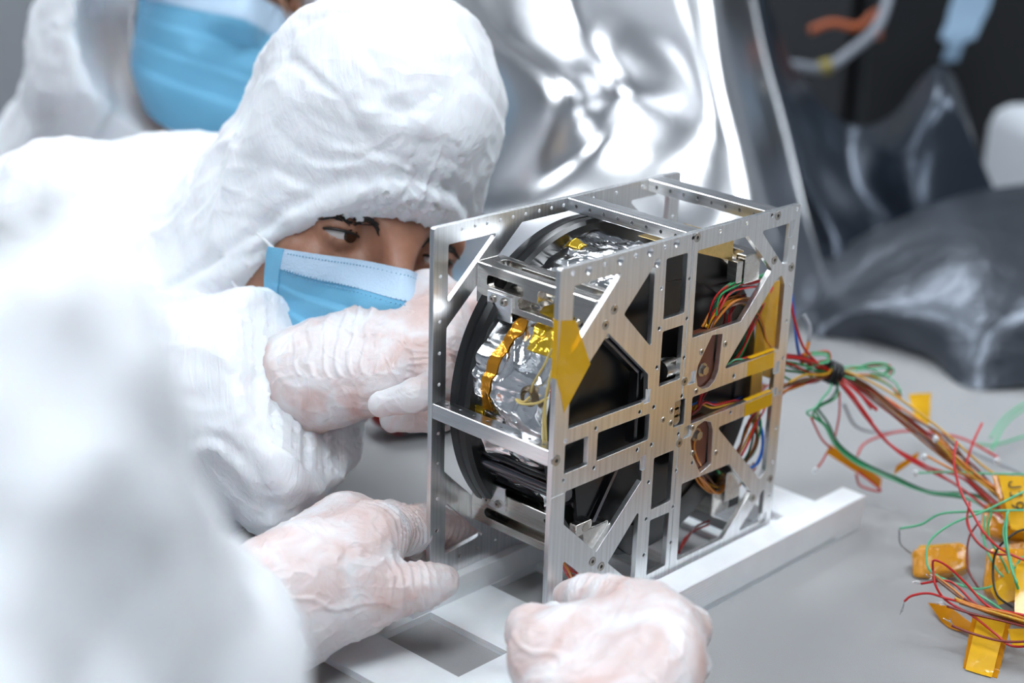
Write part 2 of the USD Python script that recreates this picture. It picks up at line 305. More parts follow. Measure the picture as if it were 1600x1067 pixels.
for gx in (-.7, 1.3):
    for gy in (-.5, 1.7):
        t = thing('ceiling_light', 'bright oblong lamp panel flush in the pale ceiling', 'lamp', (gx, gy, Zf+H), 'ceiling lamp panels')
        part(t, 'frame', box(gx-.63, gx+.63, gy-.38, gy+.38, Zf+H-.03, Zf+H) - box(gx-.6, gx+.6, gy-.35, gy+.35, Zf+H-.04, Zf+H-.02), M_FRAMEW, False)
        part(t, 'diffuser', box(gx-.6, gx+.6, gy-.35, gy+.35, Zf+H-.026, Zf+H-.022), M_LAMP, False, 'glowing white diffuser')

# ---------------------------------------------------------------- table (its near edge runs past the people at the left)
TU, TV, TP = np.array([.5, .866, 0]), np.array([.866, -.5, 0]), np.array([-.27, -.17, 0])
def tabpt(u, v, z): return TP + TU*u + TV*v + np.array([0, 0, z])
def tabbox(u0, u1, v0, v1, z0, z1, c=.002):
    w = cbox(u0, u1, v0, v1, z0, z1, c)
    return w.transform(np.column_stack([TU, -TV, [0, 0, 1], TP]) @ np.diag([1, -1, 1, 1]))
t = thing('work_table', 'large grey laboratory table covered with a fine-grained mat', 'table', tabpt(.2, .8, Zf))
part(t, 'table_top', tabbox(-1.0, 1.5, 0, 1.7, TAB-.03, TAB), M_TABLE, False)
for u, v in ((-.92, .08), (1.42, .08), (-.92, 1.62), (1.42, 1.62)):
    part(t, 'leg', tabbox(u-.03, u+.03, v-.03, v+.03, Zf, TAB-.03), M_LEG, False)

# ---------------------------------------------------------------- printed jig under the satellite
PLT = -.0205
t = thing('assembly_jig', 'white 3D-printed cradle with two rails holding the metal frame upright', 'jig', (.1, .05, TAB))
plate = box(-.087, .277, -.0225, .128, TAB, PLT) - box(-.0475, -.006, .024, .0925, -.1, .1) - box(.0468, .0905, .024, .0925, -.1, .1) - box(.135, .215, .024, .0925, -.1, .1)
part(t, 'base_plate', plate, M_PRINT, False)
part(t, 'rail', cbox(-.03, .3125, -.0225, -.0022, TAB, .0005), M_PRINT, False)
part(t, 'rail', cbox(-.03, .3125, .1062, .128, TAB, .0005), M_PRINT, False)
part(t, 'ledge', cbox(-.02, .24, .093, .1062, TAB, -.0045, .0003), M_PRINT, False)
part(t, 'ledge', cbox(-.02, .24, -.0022, .0105, TAB, -.0045, .0003), M_PRINT, False)
part(t, 'cross_bar', cbox(.240, .277, -.0222, .1278, TAB, .0005), M_PRINT, False)

# ---------------------------------------------------------------- the satellite
ZB, ZT, SL, SW, TH = -.0043, .2263, .2263, .1036, .0036     # bottom, top, length, outer width, plate thickness
sat = thing('cube_satellite', 'open milled aluminium satellite frame around a round foil-wrapped telescope with taped wiring', 'satellite', (.113, .05, ZB))
mm_ = lambda pts: [(a/1000., b/1000.) for a, b in pts]
def fil(pts, r=.0012): return Polygon(mm_(pts)).buffer(-r, join_style=2).buffer(r, quad_segs=4)
def ring(p): return [np.array(q.coords)[:-1] for q in [p.exterior] + list(p.interiors)]
def plate_y(shape, y0, y1):                        # (x, z) polygon -> plate between y0 and y1
    cs = m3.CrossSection(ring(shape), m3.FillRule.EvenOdd)
    return cs.extrude(y1-y0).transform(np.array([[1, 0, 0, 0], [0, 0, -1, y1], [0, 1, 0, 0]], float))
outer = Polygon(mm_([(0, -4.3), (226.3, -4.3), (226.3, 226.3), (0, 226.3)])).buffer(-.002).buffer(.002, quad_segs=4)
cuts = [fil(c) for c in [
    [(11.5, 214.5), (52.5, 214.5), (11.5, 174)], [(55.5, 188.5), (81.5, 214), (82.5, 162)], [(91.5, 215), (111.5, 215), (112.2, 177), (92.3, 177)],
    [(92.5, 169.5), (112.2, 169.5), (112.4, 134.2), (92.5, 134.2)], [(42.5, 180), (81.5, 145), (82.5, 128), (12, 128.5), (12, 150.5)],
    [(10, 119.4), (30, 119.4), (30.4, 101), (10, 101)], [(38.2, 119.2), (85.5, 118.6), (85.5, 101.4), (38.2, 101)],
    [(12, 89.4), (81, 89.4), (81.6, 75), (42.5, 39.4), (12, 68)], [(81, 55), (81.4, 3), (54, 28)], [(92.5, 87), (111.8, 87), (112, 51.6), (92.8, 51.6)],
    [(92.7, 44.4), (111.8, 44), (111.7, 6), (92.8, 5.5)], [(13, 44.5), (49, 11), (13, 11)], [(109.3, 119.8), (119.8, 119.8), (120, 102.2), (109.3, 102.6)],
    [(121, 214.5), (171, 214.5), (200.4, 187), (171.4, 158.7), (122, 158.7)], [(185, 215.3), (217, 215.3), (216.6, 187.5), (211, 189)],
    [(157.5, 129.5), (206, 179.5), (212, 181), (216, 174), (216.6, 128.6)], [(126.7, 118.5), (214.8, 118), (214.5, 100.2), (127, 100.2)],
    [(155.5, 90), (215, 90.3), (215, 42), (208.5, 37.5)], [(122.4, 60.3), (172, 59.5), (200, 30.5), (172, 4.8), (123.5, 5.4)], [(215.5, 29.5), (216, 4), (189, 4.5)]]]
cuts.append(Polygon(mm_([(142, 156), (153, 154.5), (151.5, 130), (148.5, 124), (143, 121), (136.5, 121.5), (131, 125), (129, 132), (130, 139)])).buffer(-.001).buffer(.001, quad_segs=4))
cuts.append(Polygon(mm_([(134, 97), (141, 98.6), (148, 96), (151, 90), (152.4, 65.5), (141, 62.3), (131, 78), (128.2, 89)])).buffer(-.001).buffer(.001, quad_segs=4))
xz = lambda px, py: tuple(PY(px, py, 0)[[0, 2]])
holes = [xz(*q) for q in [(895.5, 426.8), (945.8, 412.5), (993.8, 399), (1039.5, 385.5), (1126, 360.5), (1167.5, 348.5), (1207, 336.5), (1246, 326), (1240, 386), (1235, 444.5), (1078, 435.5), (1083.5, 372),
    (1034, 449.8), (1030.5, 513.5), (1026.8, 574), (1074, 497.8), (1069.5, 559), (1185.5, 573), (1147, 588), (1229, 502), (1224, 559), (1022, 636), (1000, 644), (931.5, 669.5), (883.5, 689), (1018, 695), (996, 703),
    (928.5, 731), (1056.8, 735.5), (1065.8, 619), (1060.5, 677.8), (1146.8, 587.5), (1180.5, 628.8), (1142, 644.5), (1218, 613.8), (1212.8, 669), (1207.5, 721.8), (1082, 723), (880.5, 751), (1014, 753), (1052, 792), (1010, 811), (1048.5, 847.8), (1006.5, 867), (1201.8, 775)]]
big = [xz(*q) for q in [(920, 422), (969.8, 407), (1016, 393.8), (1057.5, 380), (1027.5, 411)]]
sh = outer
for c in cuts: sh = sh.difference(c)
for h in holes: sh = sh.difference(Point(h).buffer(.00118, quad_segs=4))
right = plate_y(sh, 0, TH)
for x, z in big: right = right - cyl((x, -.0002, z), (x, .0022, z), .0030, .0008, 16)
for x, z in holes: right = right - cyl((x, -.0001, z), (x, .0006, z), .0017, .0010, 12)
for x0, x1, z0, z1 in [(78.5, 84.5, 126.5, 135), (78.5, 84.5, 82, 91.5), (215.5, 221, 205, 216.5), (120.5, 128, 92, 100), (121, 128, 128, 136), (213, 219, 112, 120.5), (213, 219, 96, 102), (214, 221, 2, 9)]:   # milled corner pockets
    right = right - box(x0/1000, x1/1000, -.001, .0016, z0/1000, z1/1000)
right = right - box(.1150, .1162, -.001, .0005, -.01, .3)         # scored joint between the two halves
right = right - box(-.001, .0105, -.001, .0004, .0886, .0894)
sp = part(sat, 'side_plate', right, M_ALU, 20)
def screw(x, z, r=.0029, y=0, parent=None, sgn=-1):
    b = lathe_y([(r*.38, y), (r*.38, y+sgn*.0004), (r*.9, y+sgn*.0005), (r, y+sgn*.0002), (r, y-sgn*.001), (r*.38, y-sgn*.001)], x, z, 20)
    q = part(parent or sp, 'screw', b, M_STEEL, 30, 'steel countersunk screw')
    part(sat, 'screw_socket', cyl((x, y-sgn*.0008, z), (x, y+sgn*.0001, z), r*.42, n=6), M_SOCK, False, 'dark hexagon socket')
for px, py, r in [(1215.5, 337, .0030), (1089.5, 371, .0030), (1210, 406, .0030), (1236.5, 417.5, .0030), (960, 483.5, .0030), (946, 508, .0030), (1069.5, 596, .0029), (1096, 550, .0021), (1133, 537.5, .0021), (1049, 641.8, .0020),
        (1035.8, 656, .0020), (1047.8, 661, .0020), (869, 719.8, .0034), (1061, 692, .0032), (1087.5, 611.5, .0020), (1082, 668.5, .0020), (1118, 707.5, .0020), (1082, 708, .0020), (925.5, 877, .0031), (939, 885, .0031), (1203, 748, .0030), (1176, 778, .0030)]:
    screw(*xz(px, py), r)
# far side plate: one wide octagonal window and four corner triangles
ls = outer
for c in [[(11.5, 214.5), (52.5, 214.5), (11.5, 178)], [(215, 214.5), (174, 214.5), (215, 178)], [(12.5, 47.6), (47, 14), (12.5, 11)], [(214, 47.6), (179, 14), (214, 11)],
          [(11, 163), (73, 217.6), (153, 217.6), (215, 163), (215, 62), (153, 8), (74, 8), (24, 56), (11, 69)]]: ls = ls.difference(fil(c))
for x in (22, 33, 43, 54, 65, 76, 88, 99, 110, 138, 160, 186, 206): ls = ls.difference(Point(x/1000, .2222).buffer(.0012, quad_segs=3))
for z in (30, 52, 76, 96, 128, 148, 168, 196): ls = ls.difference(Point(.0055, z/1000).buffer(.0012, quad_segs=3)).difference(Point(.2205, z/1000).buffer(.0012, quad_segs=3))
for x in (26, 42, 58, 76, 98, 140, 180): ls = ls.difference(Point(x/1000, .0055).buffer(.0012, quad_segs=3))
lsp = part(sat, 'side_plate', plate_y(ls, SW-TH, SW), M_ALU, 20, 'far side plate with one wide octagonal window')
def cross(x0, x1, z0, z1, axis, hs):               # bar between the side plates with a row of blind holes
    b = cbox(x0, x1, TH, SW-TH, z0, z1, .0004)
    for y in hs:
        if axis == 'x': b = b - cyl((x0-.001, y, (z0+z1)/2), (x0+.004, y, (z0+z1)/2), .0012, n=10)
        else: b = b - cyl(((x0+x1)/2, y, z1+.001), ((x0+x1)/2, y, z1-.004), .0011, n=10)
    return part(sat, 'cross_bar', b, M_ALUX, 20)
hy = [.012 + .0115*i for i in range(8)]
cross(.1135, .1268, .2182, .2263, 'x', hy); cross(.192, .2062, .2182, .2263, 'x', hy); cross(.0002, .0105, .1072, .1172, 'z', hy)
cross(.1135, .1268, ZB, .004, 'x', []); cross(.197, .212, ZB, .0035, 'x', []); cross(.2158, .226, .1072, .1172, 'z', [])
# machined brackets that carry the telescope, top and bottom, front and rear
def bracket(x0, x1, z0, z1, front, top):
    b = cbox(x0, x1, TH, SW-TH, z0, z1, .0006); s = 1 if front else -1; xf = x0 if front else x1
    def fx(a, c): return (min(xf+s*a, xf+s*c), max(xf+s*a, xf+s*c))
    a, c = fx(-.001, .013); zm = (z0+z1)/2
    if top:                                        # stepped pocket in the front, slot in the top
        b = b - rbox(a, c, .060, .092, zm-.0015, zm+.0075, .003) - rbox(a, c, .012, .066, zm-.009, zm-.0005, .003) - rbox(a, c, .028, .05, zm-.006, zm+.008, .003)
        a, c = fx(.008, .0165); b = b - rbox(a, c, .010, .092, z1-.012, z1+.004, .003) + box(*fx(.012, .0165), .040, .074, z1-.012, z1)
    else: b = b - rbox(a, c, .010, .090, zm-.009, zm+.0015, .0045)
    for y in (.078, .024):
        b = b - cyl((xf-s*.001, y+.012, zm-.008*(1 if top else -1)), (xf+s*.006, y+.012, zm-.008*(1 if top else -1)), .0012, n=10)
    q = part(sat, 'bracket', b, M_NICK, 20, 'machined mounting bracket')
    zc = z0+.003 if top else z1-.003; zs = -1 if top else 1
    for yc in ((.079,) if front else (.079, .022)):  # clip plate with two screws
        x_ = xf-s*.0016; lo, hi = sorted((x_, xf)); za, zb_ = sorted((zc-zs*.0075, zc+zs*.0085))
        k = part(q, 'clip_plate', cbox(lo, hi, yc-.010, yc+.010, za, zb_, .0002), M_ALUX, False)
        for dy in (-.0045, .0045):
            w = lathe_y([(.0009, 0), (.0009, .0016), (.0022, .0018), (.0026, .0008), (.0026, 0)], 0, 0, 18); v = np.array(w.vertices)
            v = np.column_stack([x_ - s*v[:, 1], yc+dy+v[:, 0], zc-zs*.0035+v[:, 2]]); f = np.array(w.faces)
            part(sat, 'screw', (v, f[:, ::-1] if s > 0 else f), M_STEEL, 30, 'steel cap screw')
    return q
bracket(.035, .057, .1745, .2, True, True); bracket(.035, .057, .029, .055, True, False); bracket(.176, .192, .181, .2, False, True); bracket(.176, .192, .029, .050, False, False)
# telescope drum: two black flanges, foil blanket between them
CXD, CZD = .113, .113
part(sat, 'telescope_rim', lathe_y([(.0905, .080), (.0905, .0955), (.1000, .0965), (.1030, .0950), (.1030, .0895), (.1018, .0885), (.1030, .0875), (.1030, .0825), (.1010, .080)], CXD, CZD, 160), M_BLACK, 25, 'black ring around the far end of the telescope')
part(sat, 'telescope_rim', lathe_y([(.0000, .0150), (.0000, .0205), (.0985, .0205), (.0998, .0190), (.0998, .0162), (.0985, .0150), (.080, .0150), (.079, .0165), (.030, .0165), (.029, .0150)], CXD, CZD, 160), M_BLACK, 25, 'black disc closing the near end of the telescope')
def crumple(th, y, amp=1.):
    p = np.stack([np.cos(th)*.09, y, np.sin(th)*.09], -1)
    big_ = fbm(p, 34, 2, 5)*.012; f1 = np.clip(ridge(p*np.array([1, .3, 1]) + fbm(p, 40, 2, 8)[..., None]*.02, 120, 7), -.4, 1)*.0011; f2 = np.abs(ridge(p + fbm(p, 60, 2, 3)[..., None]*.01, 60, 9))*.0022; f3 = ridge(p*np.array([1, .3, 1]), 300, 4)*.0003
    return amp*(big_ + f1 + f2 + f3)
def lath_patch(th0, th1, y0, y1, r, off, n, k, edge=None):
    th, y = np.meshgrid(np.linspace(th0, th1, n), np.linspace(y0, y1, k), indexing='ij')
    if edge: th, y = edge(th, y)
    R = r + .0105*np.exp(-((th-.28)/.5)**2) + .004*np.exp(-((th-1.6)/.5)**2) + crumple(th, y) + off
    return np.stack([CXD - R*np.cos(th), y, CZD + R*np.sin(th)], -1)
bl = part(sat, 'foil_blanket', grid_sheet(lath_patch(-2.2, 4.0, .0215, .0800, .0885, 0, 560, 90), .0004), M_FOIL, 12, 'crumpled silver foil wrapped round the telescope')
def skewpatch(tc, yc, dth, w, tilt): return lambda th, y: (th, yc + (y - .5)*w + tilt*(th - tc))
for nm, (tc, dth, yc, w, tilt), mt, lb in [('amber', (.36, .62, .066, .008, -.012), M_KAPD, 'amber tape strip on the foil'), ('yellow', (.70, .40, .040, .026, .03), M_KAPYF, 'yellow tape patch on the foil'),
        ('amber', (1.95, .30, .034, .016, .01), M_KAPD, 'amber tape strip on the foil'), ('yellow', (1.35, .10, .073, .012, 0), M_KAPYF, 'yellow tape patch on the foil'), ('amber', (-.95, .5, .03, .03, .01), M_KAPD, 'amber tape strip on the foil'), ('yellow', (-.02, .14, .077, .008, 0), M_KAPYF, 'yellow tape patch on the foil')]:
    part(bl, 'tape_patch', grid_sheet(lath_patch(tc-dth/2, tc+dth/2, 0, 1, .0885, .0009, 70, 24, skewpatch(tc, yc, dth, w, tilt)), .0002), mt, 20, lb)
g0 = PX(827, 620, .017)                            # grommet and lacing cord
tor = lathe_y([(.0030, 0), (.0030, .002), (.0046, .0028), (.0066, .002), (.0072, 0)], 0, 0, 28); v = np.array(tor.vertices); v = np.column_stack([g0[0]+.004-v[:, 1]*2.4, g0[1]+v[:, 0], g0[2]+v[:, 2]])
part(sat, 'grommet', (v, np.array(tor.faces)[:, ::-1]), plain('brown_grommet', (.12, .085, .05), .35, .5), 30, 'dull brown eyelet in the foil')
for pts in [[(829, 617, .016), (833, 600, .013), (848, 575, .013), (862, 545, .015)], [(828, 620, .014), (818, 628, .013), (806, 624, .014), (815, 631, .011), (838, 630, .010), (856, 622, .010)],
            [(858, 600, .012), (850, 640, .010), (849, 690, .009), (853, 720, .01)], [(862, 580, .013), (853, 622, .010), (853, 680, .010), (856, 725, .01)]]:
    part(sat, 'lacing_cord', tube(spline([PX(*q) for q in pts], 8), .00075), M_CORD, True, 'yellow lacing cord')
part(sat, 'wire', tube(spline([PX(x, y, .02) for x, y in [(868, 560), (860, 640), (857, 700), (860, 760)]], 8), .0012), WIRE['red'], True, 'red wire')
# grey rods and black tray below the drum
for x, z, r, mt in ((.0255, .0795, .0042, M_GREYTUBE), (.0330, .0715, .0030, M_GREYTUBE), (.0225, .087, .0020, M_BLKGLOSS)):
    part(sat, 'tie_rod', cyl((x, .010, z), (x, .094, z), r, n=24), mt, 30, 'dark glossy tie rod')
part(sat, 'tray', m3.Manifold.hull_points(np.array([(x, y, z) for y in (.012, .088) for x, z in ((.036, .062), (.046, .056), (.09, .016), (.10, .02), (.05, .072))])), M_BLACK, False, 'black slanted tray under the telescope')
part(sat, 'stiffener', m3.Manifold.hull_points(np.array([(x, y, z) for y in (.0085, .0115) for x, z in ((.030, .084), (.064, .084), (.034, .0585), (.0395, .0565))])), M_BLKGLOSS, False, 'thin dark angled stiffener')
part(sat, 'stiffener', m3.Manifold.hull_points(np.array([(x, y, z) for y in (.0055, .0085) for x, z in ((.067, .092), (.070, .092), (.0435, .0575), (.0465, .0565))])), M_GREYTUBE, False, 'thin dark angled stiffener')
part(sat, 'stiffener', m3.Manifold.hull_points(np.array([(x, y, z) for y in (.0055, .0125) for x, z in ((.0400, .1790), (.0435, .1815), (.0790, .1440), (.0825, .1465))])), M_GREYTUBE, False, 'dark bar behind the slanted strut')
part(sat, 'stiffener', cbox(.0785, .0815, .0055, .0125, .0985, .1455, .0003), M_BLKGLOSS, False, 'thin dark upright stiffener')
part(sat, 'amber_ribbon', strip(spline([PY(x, y, v) for x, y, v in [(1105, 514, .0075), (1116, 492, .0065), (1130, 477, .0065), (1150, 469, .008), (1172, 470, .012)]], 6), [.35, .2, .9], .0032, .00015), M_KAP, 40, 'amber ribbon over the wires')
part(sat, 'latch', rbox(.028, .042, .004, .010, .0525, .0605, .0008), M_NICK, 25, 'small bright latch block')
part(sat, 'latch', cyl((.036, .0035, .0565), (.036, .0065, .0565), .0026, n=16), M_STEEL, 30, 'small steel latch pin')
part(sat, 'spindle', cyl((.104, .0085, .1395), (.117, .0085, .1395), .0056, n=24), M_STEEL, 30, 'polished steel spindle')
for i, z in enumerate((.106, .111, .116)): part(sat, 'spring', cyl((.1145, .002, z), (.1145, .009, z), .0035, n=14), M_STEEL, 30)
part(sat, 'copper_block', rbox(.128, .152, .0045, .012, .120, .157, .001), M_COPPER, 20, 'reddish brown block behind the upper slot')
part(sat, 'copper_block', rbox(.127, .152, .0045, .012, .063, .098, .001), M_COPPER, 20, 'reddish brown block behind the lower slot')
for (x, z) in ((.140, .1325), (.139, .0885)):
    part(sat, 'bolt', cyl((x, .001, z), (x, .0046, z), .0031, n=6), M_STEEL, False, 'small steel hexagon bolt')
    part(sat, 'washer', cyl((x, .0036, z), (x, .0046, z), .0045, n=20), M_STEEL, 30)
# rear: amber sheet, dark boards, gold plate at the top
part(sat, 'amber_sheet', cbox(.2045, .2165, .0110, .0116, .092, .176, .0001), M_KAPG, False, 'upright amber film sheet at the rear')
part(sat, 'amber_sheet', cbox(.2310, .2440, .0220, .0226, .118, .166, .0001), M_KAPG, False, 'upright amber film sheet outside the rear')
part(sat, 'circuit_board', cbox(.1600, .1625, .026, .092, .06, .168, .0002), M_BLACK, False, 'dark upright circuit board')
part(sat, 'gold_plate', m3.Manifold.hull_points(np.array([(x, y, z) for y in (.010, .05) for x, z in ((.124, .2115), (.170, .2115), (.170, .197), (.168, .197))])), brushed('gold_tint_plate', (.75, .52, .2), .25, (300, 12, 300)), False, 'gold tinted plate under the top rail')
part(sat, 'bracket_foot', cbox(.168, .174, .004, .012, .183, .197, .0004), M_NICK, False)
part(sat, 'connector', cbox(.171, .19, .010, .03, .018, .036, .0006), M_NICK, False, 'small metal connector at the rear foot')
part(sat, 'connector', cbox(.193, .204, .012, .03, .016, .032, .0006), M_RUBBER, False, 'small black connector at the rear foot')
def wires(cols, base, spread, r=.0007, seed=0, lab=True, parent=None, twist=0.):
    rng = random.Random(seed); base = np.asarray(base, float)
    for i, c in enumerate(cols):
        o = np.array([rng.gauss(0, 1) for _ in range(3)])*spread; w = np.array([[rng.gauss(0, .45) for _ in range(3)] for _ in base])*spread
        pa = spline(base + o + w, 7)
        if twist: pa = pa + twist*np.stack([np.cos(np.arange(len(pa))*.9 + i*3.14)]*3, 1)*np.array([.3, .2, 1])
        part(parent or sat, 'wire', tube(pa, r, 6), WIRE[c], True, c.replace('_', ' ') + ' wire')
W = lambda pts: [PY(x, y, v) for x, y, v in pts]
wires(['red', 'green', 'red', 'red', 'pale_green', 'red', 'black', 'green'], W([(1112, 500, .008), (1122, 470, .007), (1143, 450, .007), (1170, 443, .010), (1195, 440, .016)]), .0026, seed=1)
wires(['orange', 'yellow', 'brown', 'orange'], W([(1104, 512, .008), (1120, 488, .008), (1140, 472, .008), (1165, 468, .012), (1185, 480, .02)]), .0018, .0009, 2)
wires(['red', 'red', 'dark_red'], W([(1128, 520, .010), (1134, 500, .010), (1140, 478, .011), (1160, 450, .014)]), .0016, seed=3)
wires(['red', 'green', 'red', 'orange', 'dark_green'], W([(1142, 572, .010), (1158, 545, .008), (1172, 515, .008), (1188, 480, .012), (1200, 455, .02)]), .0016, seed=4)
wires(['orange', 'brown', 'yellow'], W([(1178, 478, .012), (1190, 505, .008), (1197, 530, .007), (1209, 548, .006)]), .0011, seed=5)
wires(['green', 'red', 'pale_green', 'orange'], W([(1135, 576, .006), (1152, 566, .005), (1172, 562, .006), (1200, 552, .012)]), .0012, seed=6)
wires(['orange', 'brown', 'red', 'yellow', 'orange', 'blue'], W([(1078, 640, .010), (1095, 628, .008), (1112, 632, .008), (1140, 628, .008), (1165, 622, .014), (1195, 600, .03)]), .0014, .0008, 7)
wires(['red', 'dark_red'], W([(1083, 648, .006), (1093, 640, .005), (1097, 625, .005), (1104, 612, .008)]), .0007, .0009, 8)
wires(['red', 'orange', 'yellow', 'brown', 'red'], W([(1150, 715, .010), (1162, 690, .008), (1174, 662, .008), (1186, 640, .012), (1196, 620, .02)]), .0015, .0008, 9)
wires(['blue', 'blue'], W([(1168, 732, .012), (1182, 722, .008), (1191, 700, .008), (1190, 672, .012), (1182, 655, .02)]), .0008, .0009, 10)
wires(['dark_green', 'brown', 'green', 'orange'], W([(1158, 728, .014), (1172, 712, .012), (1180, 690, .011), (1180, 665, .014), (1176, 640, .02)]), .0013, .0009, 11)
wires(['orange', 'yellow', 'orange', 'brown', 'yellow', 'dark_red'], W([(1092, 735, .010), (1102, 752, .010), (1118, 764, .010), (1138, 764, .012), (1158, 752, .016), (1172, 728, .02)]), .0022, .0008, 12)
wires(['dark_green', 'blue', 'green', 'brown', 'dark_red'], W([(1110, 738, .014), (1122, 752, .014), (1138, 758, .014), (1156, 750, .016), (1170, 735, .02)]), .0020, .0008, 13)
wires(['orange', 'brown'], W([(1094, 742, .01), (1104, 760, .01), (1112, 768, .012), (1118, 764, .02)]), .0012, .0014, 14)
wires(['dark_red', 'red'], [PZ(1062, 862, .002), PZ(1075, 838, .006), PZ(1092, 822, .006), PZ(1108, 812, .012)], .002, .0008, 15)
wires(['red', 'red', 'orange'], [PY(878, 872, .006), PY(886, 888, .006), PY(892, 900, .008), PY(905, 905, .014)], .001, .0008, 16)
wires(['yellow', 'red'], [PY(884, 880, .012), PY(893, 892, .012), PY(908, 896, .012), PY(916, 902, .02)], .001, .0008, 17)
wires(['yellow', 'orange'], [PY(1092, 672, .004), PY(1086, 700, .0036), PY(1096, 728, .004), PY(1102, 735, .008)], .0006, .0007, 18)
# tapes on the outside of the plate
def tape(px, y0=-.00018, lab='yellow tape stuck on the side plate', m_=M_KAPY):
    po = Polygon([xz(*q) for q in px]); return part(sat, 'tape', plate_y(po, y0-.0001, y0+.0001), m_, False, lab)
tape([(877, 501), (899, 500), (910, 532), (922, 568), (905, 600), (881, 645), (876, 615), (868.5, 590)], lab='large yellow tape folded over the front post')
z0_, z1_ = PX(870, 500, 0)[2], PX(862, 590, 0)[2]
part(sat, 'tape', box(-.00035, -.00015, -.0002, .0037, z1_, z0_), M_KAPY, False, 'large yellow tape folded over the front post')
tape([(1169, 566), (1210, 549), (1208, 574), (1167, 588)]); tape([(1164, 632), (1207, 613), (1205, 633), (1163, 651)])
part(sat, 'tape', box(.186, .213, .0, .0036, .1297, .1299), M_KAPY, False, 'yellow tape stuck on the side plate')
part(sat, 'tape', box(.186, .213, .0, .0036, .1004, .1006), M_KAPY, False, 'yellow tape stuck on the side plate')

# ---------------------------------------------------------------- people
def pose(yaw, pitch, roll, scale, anchor, at_):    # head axes (forward, left, up) from angles against the line of sight; `anchor` (mm) lands on `at_`
    y, p, r = map(math.radians, (yaw, pitch, roll)); b = -FW
    F = math.cos(p)*(math.sin(y)*RT + math.cos(y)*b) - math.sin(p)*UP
    U = UP - F*(UP @ F); U /= np.linalg.norm(U); L = np.cross(U, F)
    U, L = U*math.cos(r) + L*math.sin(r), L*math.cos(r) - U*math.sin(r)
    R = np.column_stack([F, L, U]); return R, np.asarray(at_) - R @ (np.array(anchor)*scale/1000.), scale
def to_w(hp, q): R, c, s = hp; return c + (np.asarray(q, float)*s/1000.) @ R.T
I3 = np.eye(3)
HEADP = [(10., ell((-12, 0, 38), I3, (96, 70, 84))), (10., ell((8, 0, -30), I3, (74, 64, 84))), (14., seg((20, 0, -70), (64, 0, -98), 46, 26)), (10., seg((62, -34, -22), (62, 34, -22), 23)),
         (8., seg((76, -40, 12), (85, -14, 9), 10, 9)), (8., seg((76, 40, 12), (85, 14, 9), 10, 9)), (10., seg((88, 0, 8), (112, 0, -30), 6, 10)), (7., seg((102, -10, -36), (102, 10, -36), 8)),
         (8., seg((90, -20, -66), (90, 20, -66), 9)), (6., ell((-8, -71, -14), I3, (17, 8, 30))), (6., ell((-8, 71, -14), I3, (17, 8, 30)))]
def head_f(hp):
    R, c, s = hp; w = s/1000.
    socket = [('s', np.array((94., sg*32, 1)), np.array((94., sg*29, 1)), 16., 14.) for sg in (-1, 1)]
    def f(P_):
        l = (P_ - c) @ R/w; d = None; near = np.linalg.norm(l, axis=1) < 260; out = np.linalg.norm(l, axis=1) - 60.
        if near.any():
            q = l[near]
            for k, pr in HEADP: e = dist(q, pr); d = e if d is None else smin(d, e, k*2)
            for k_ in socket: d = -smin(-d, dist(q, k_), 8)
            for sg in (-1, 1):                     # eyelids: a shell over the eyeball with a slit
                e = np.linalg.norm(q - (74, sg*32, 1), axis=1) - 13.6
                sl = np.sqrt(((q[:, 1]-sg*32)/12.5)**2 + ((q[:, 2]+.3)/2.3)**2) - 1; sl = np.maximum(sl*2.3, 75 - q[:, 0])
                d = np.minimum(d, np.maximum(e, -sl)) if False else smin(d, -smin(-e, sl, 1.), 3.)
            out[near] = d
        return out*w
    return ('f', f)
def ray_r(f, o, d, r0=.02, r1=.2):                 # surface distance along rays from inside
    lo, hi = np.full(len(o), r0), np.full(len(o), r1); ts = np.linspace(r0, r1, 70); val = np.stack([f(o + d*t) for t in ts], 1)
    ins = val < 0; k = 69 - np.argmax(ins[:, ::-1], axis=1); return np.where(ins.any(1), ts[np.clip(k, 0, 69)], r0)
from scipy.ndimage import gaussian_filter
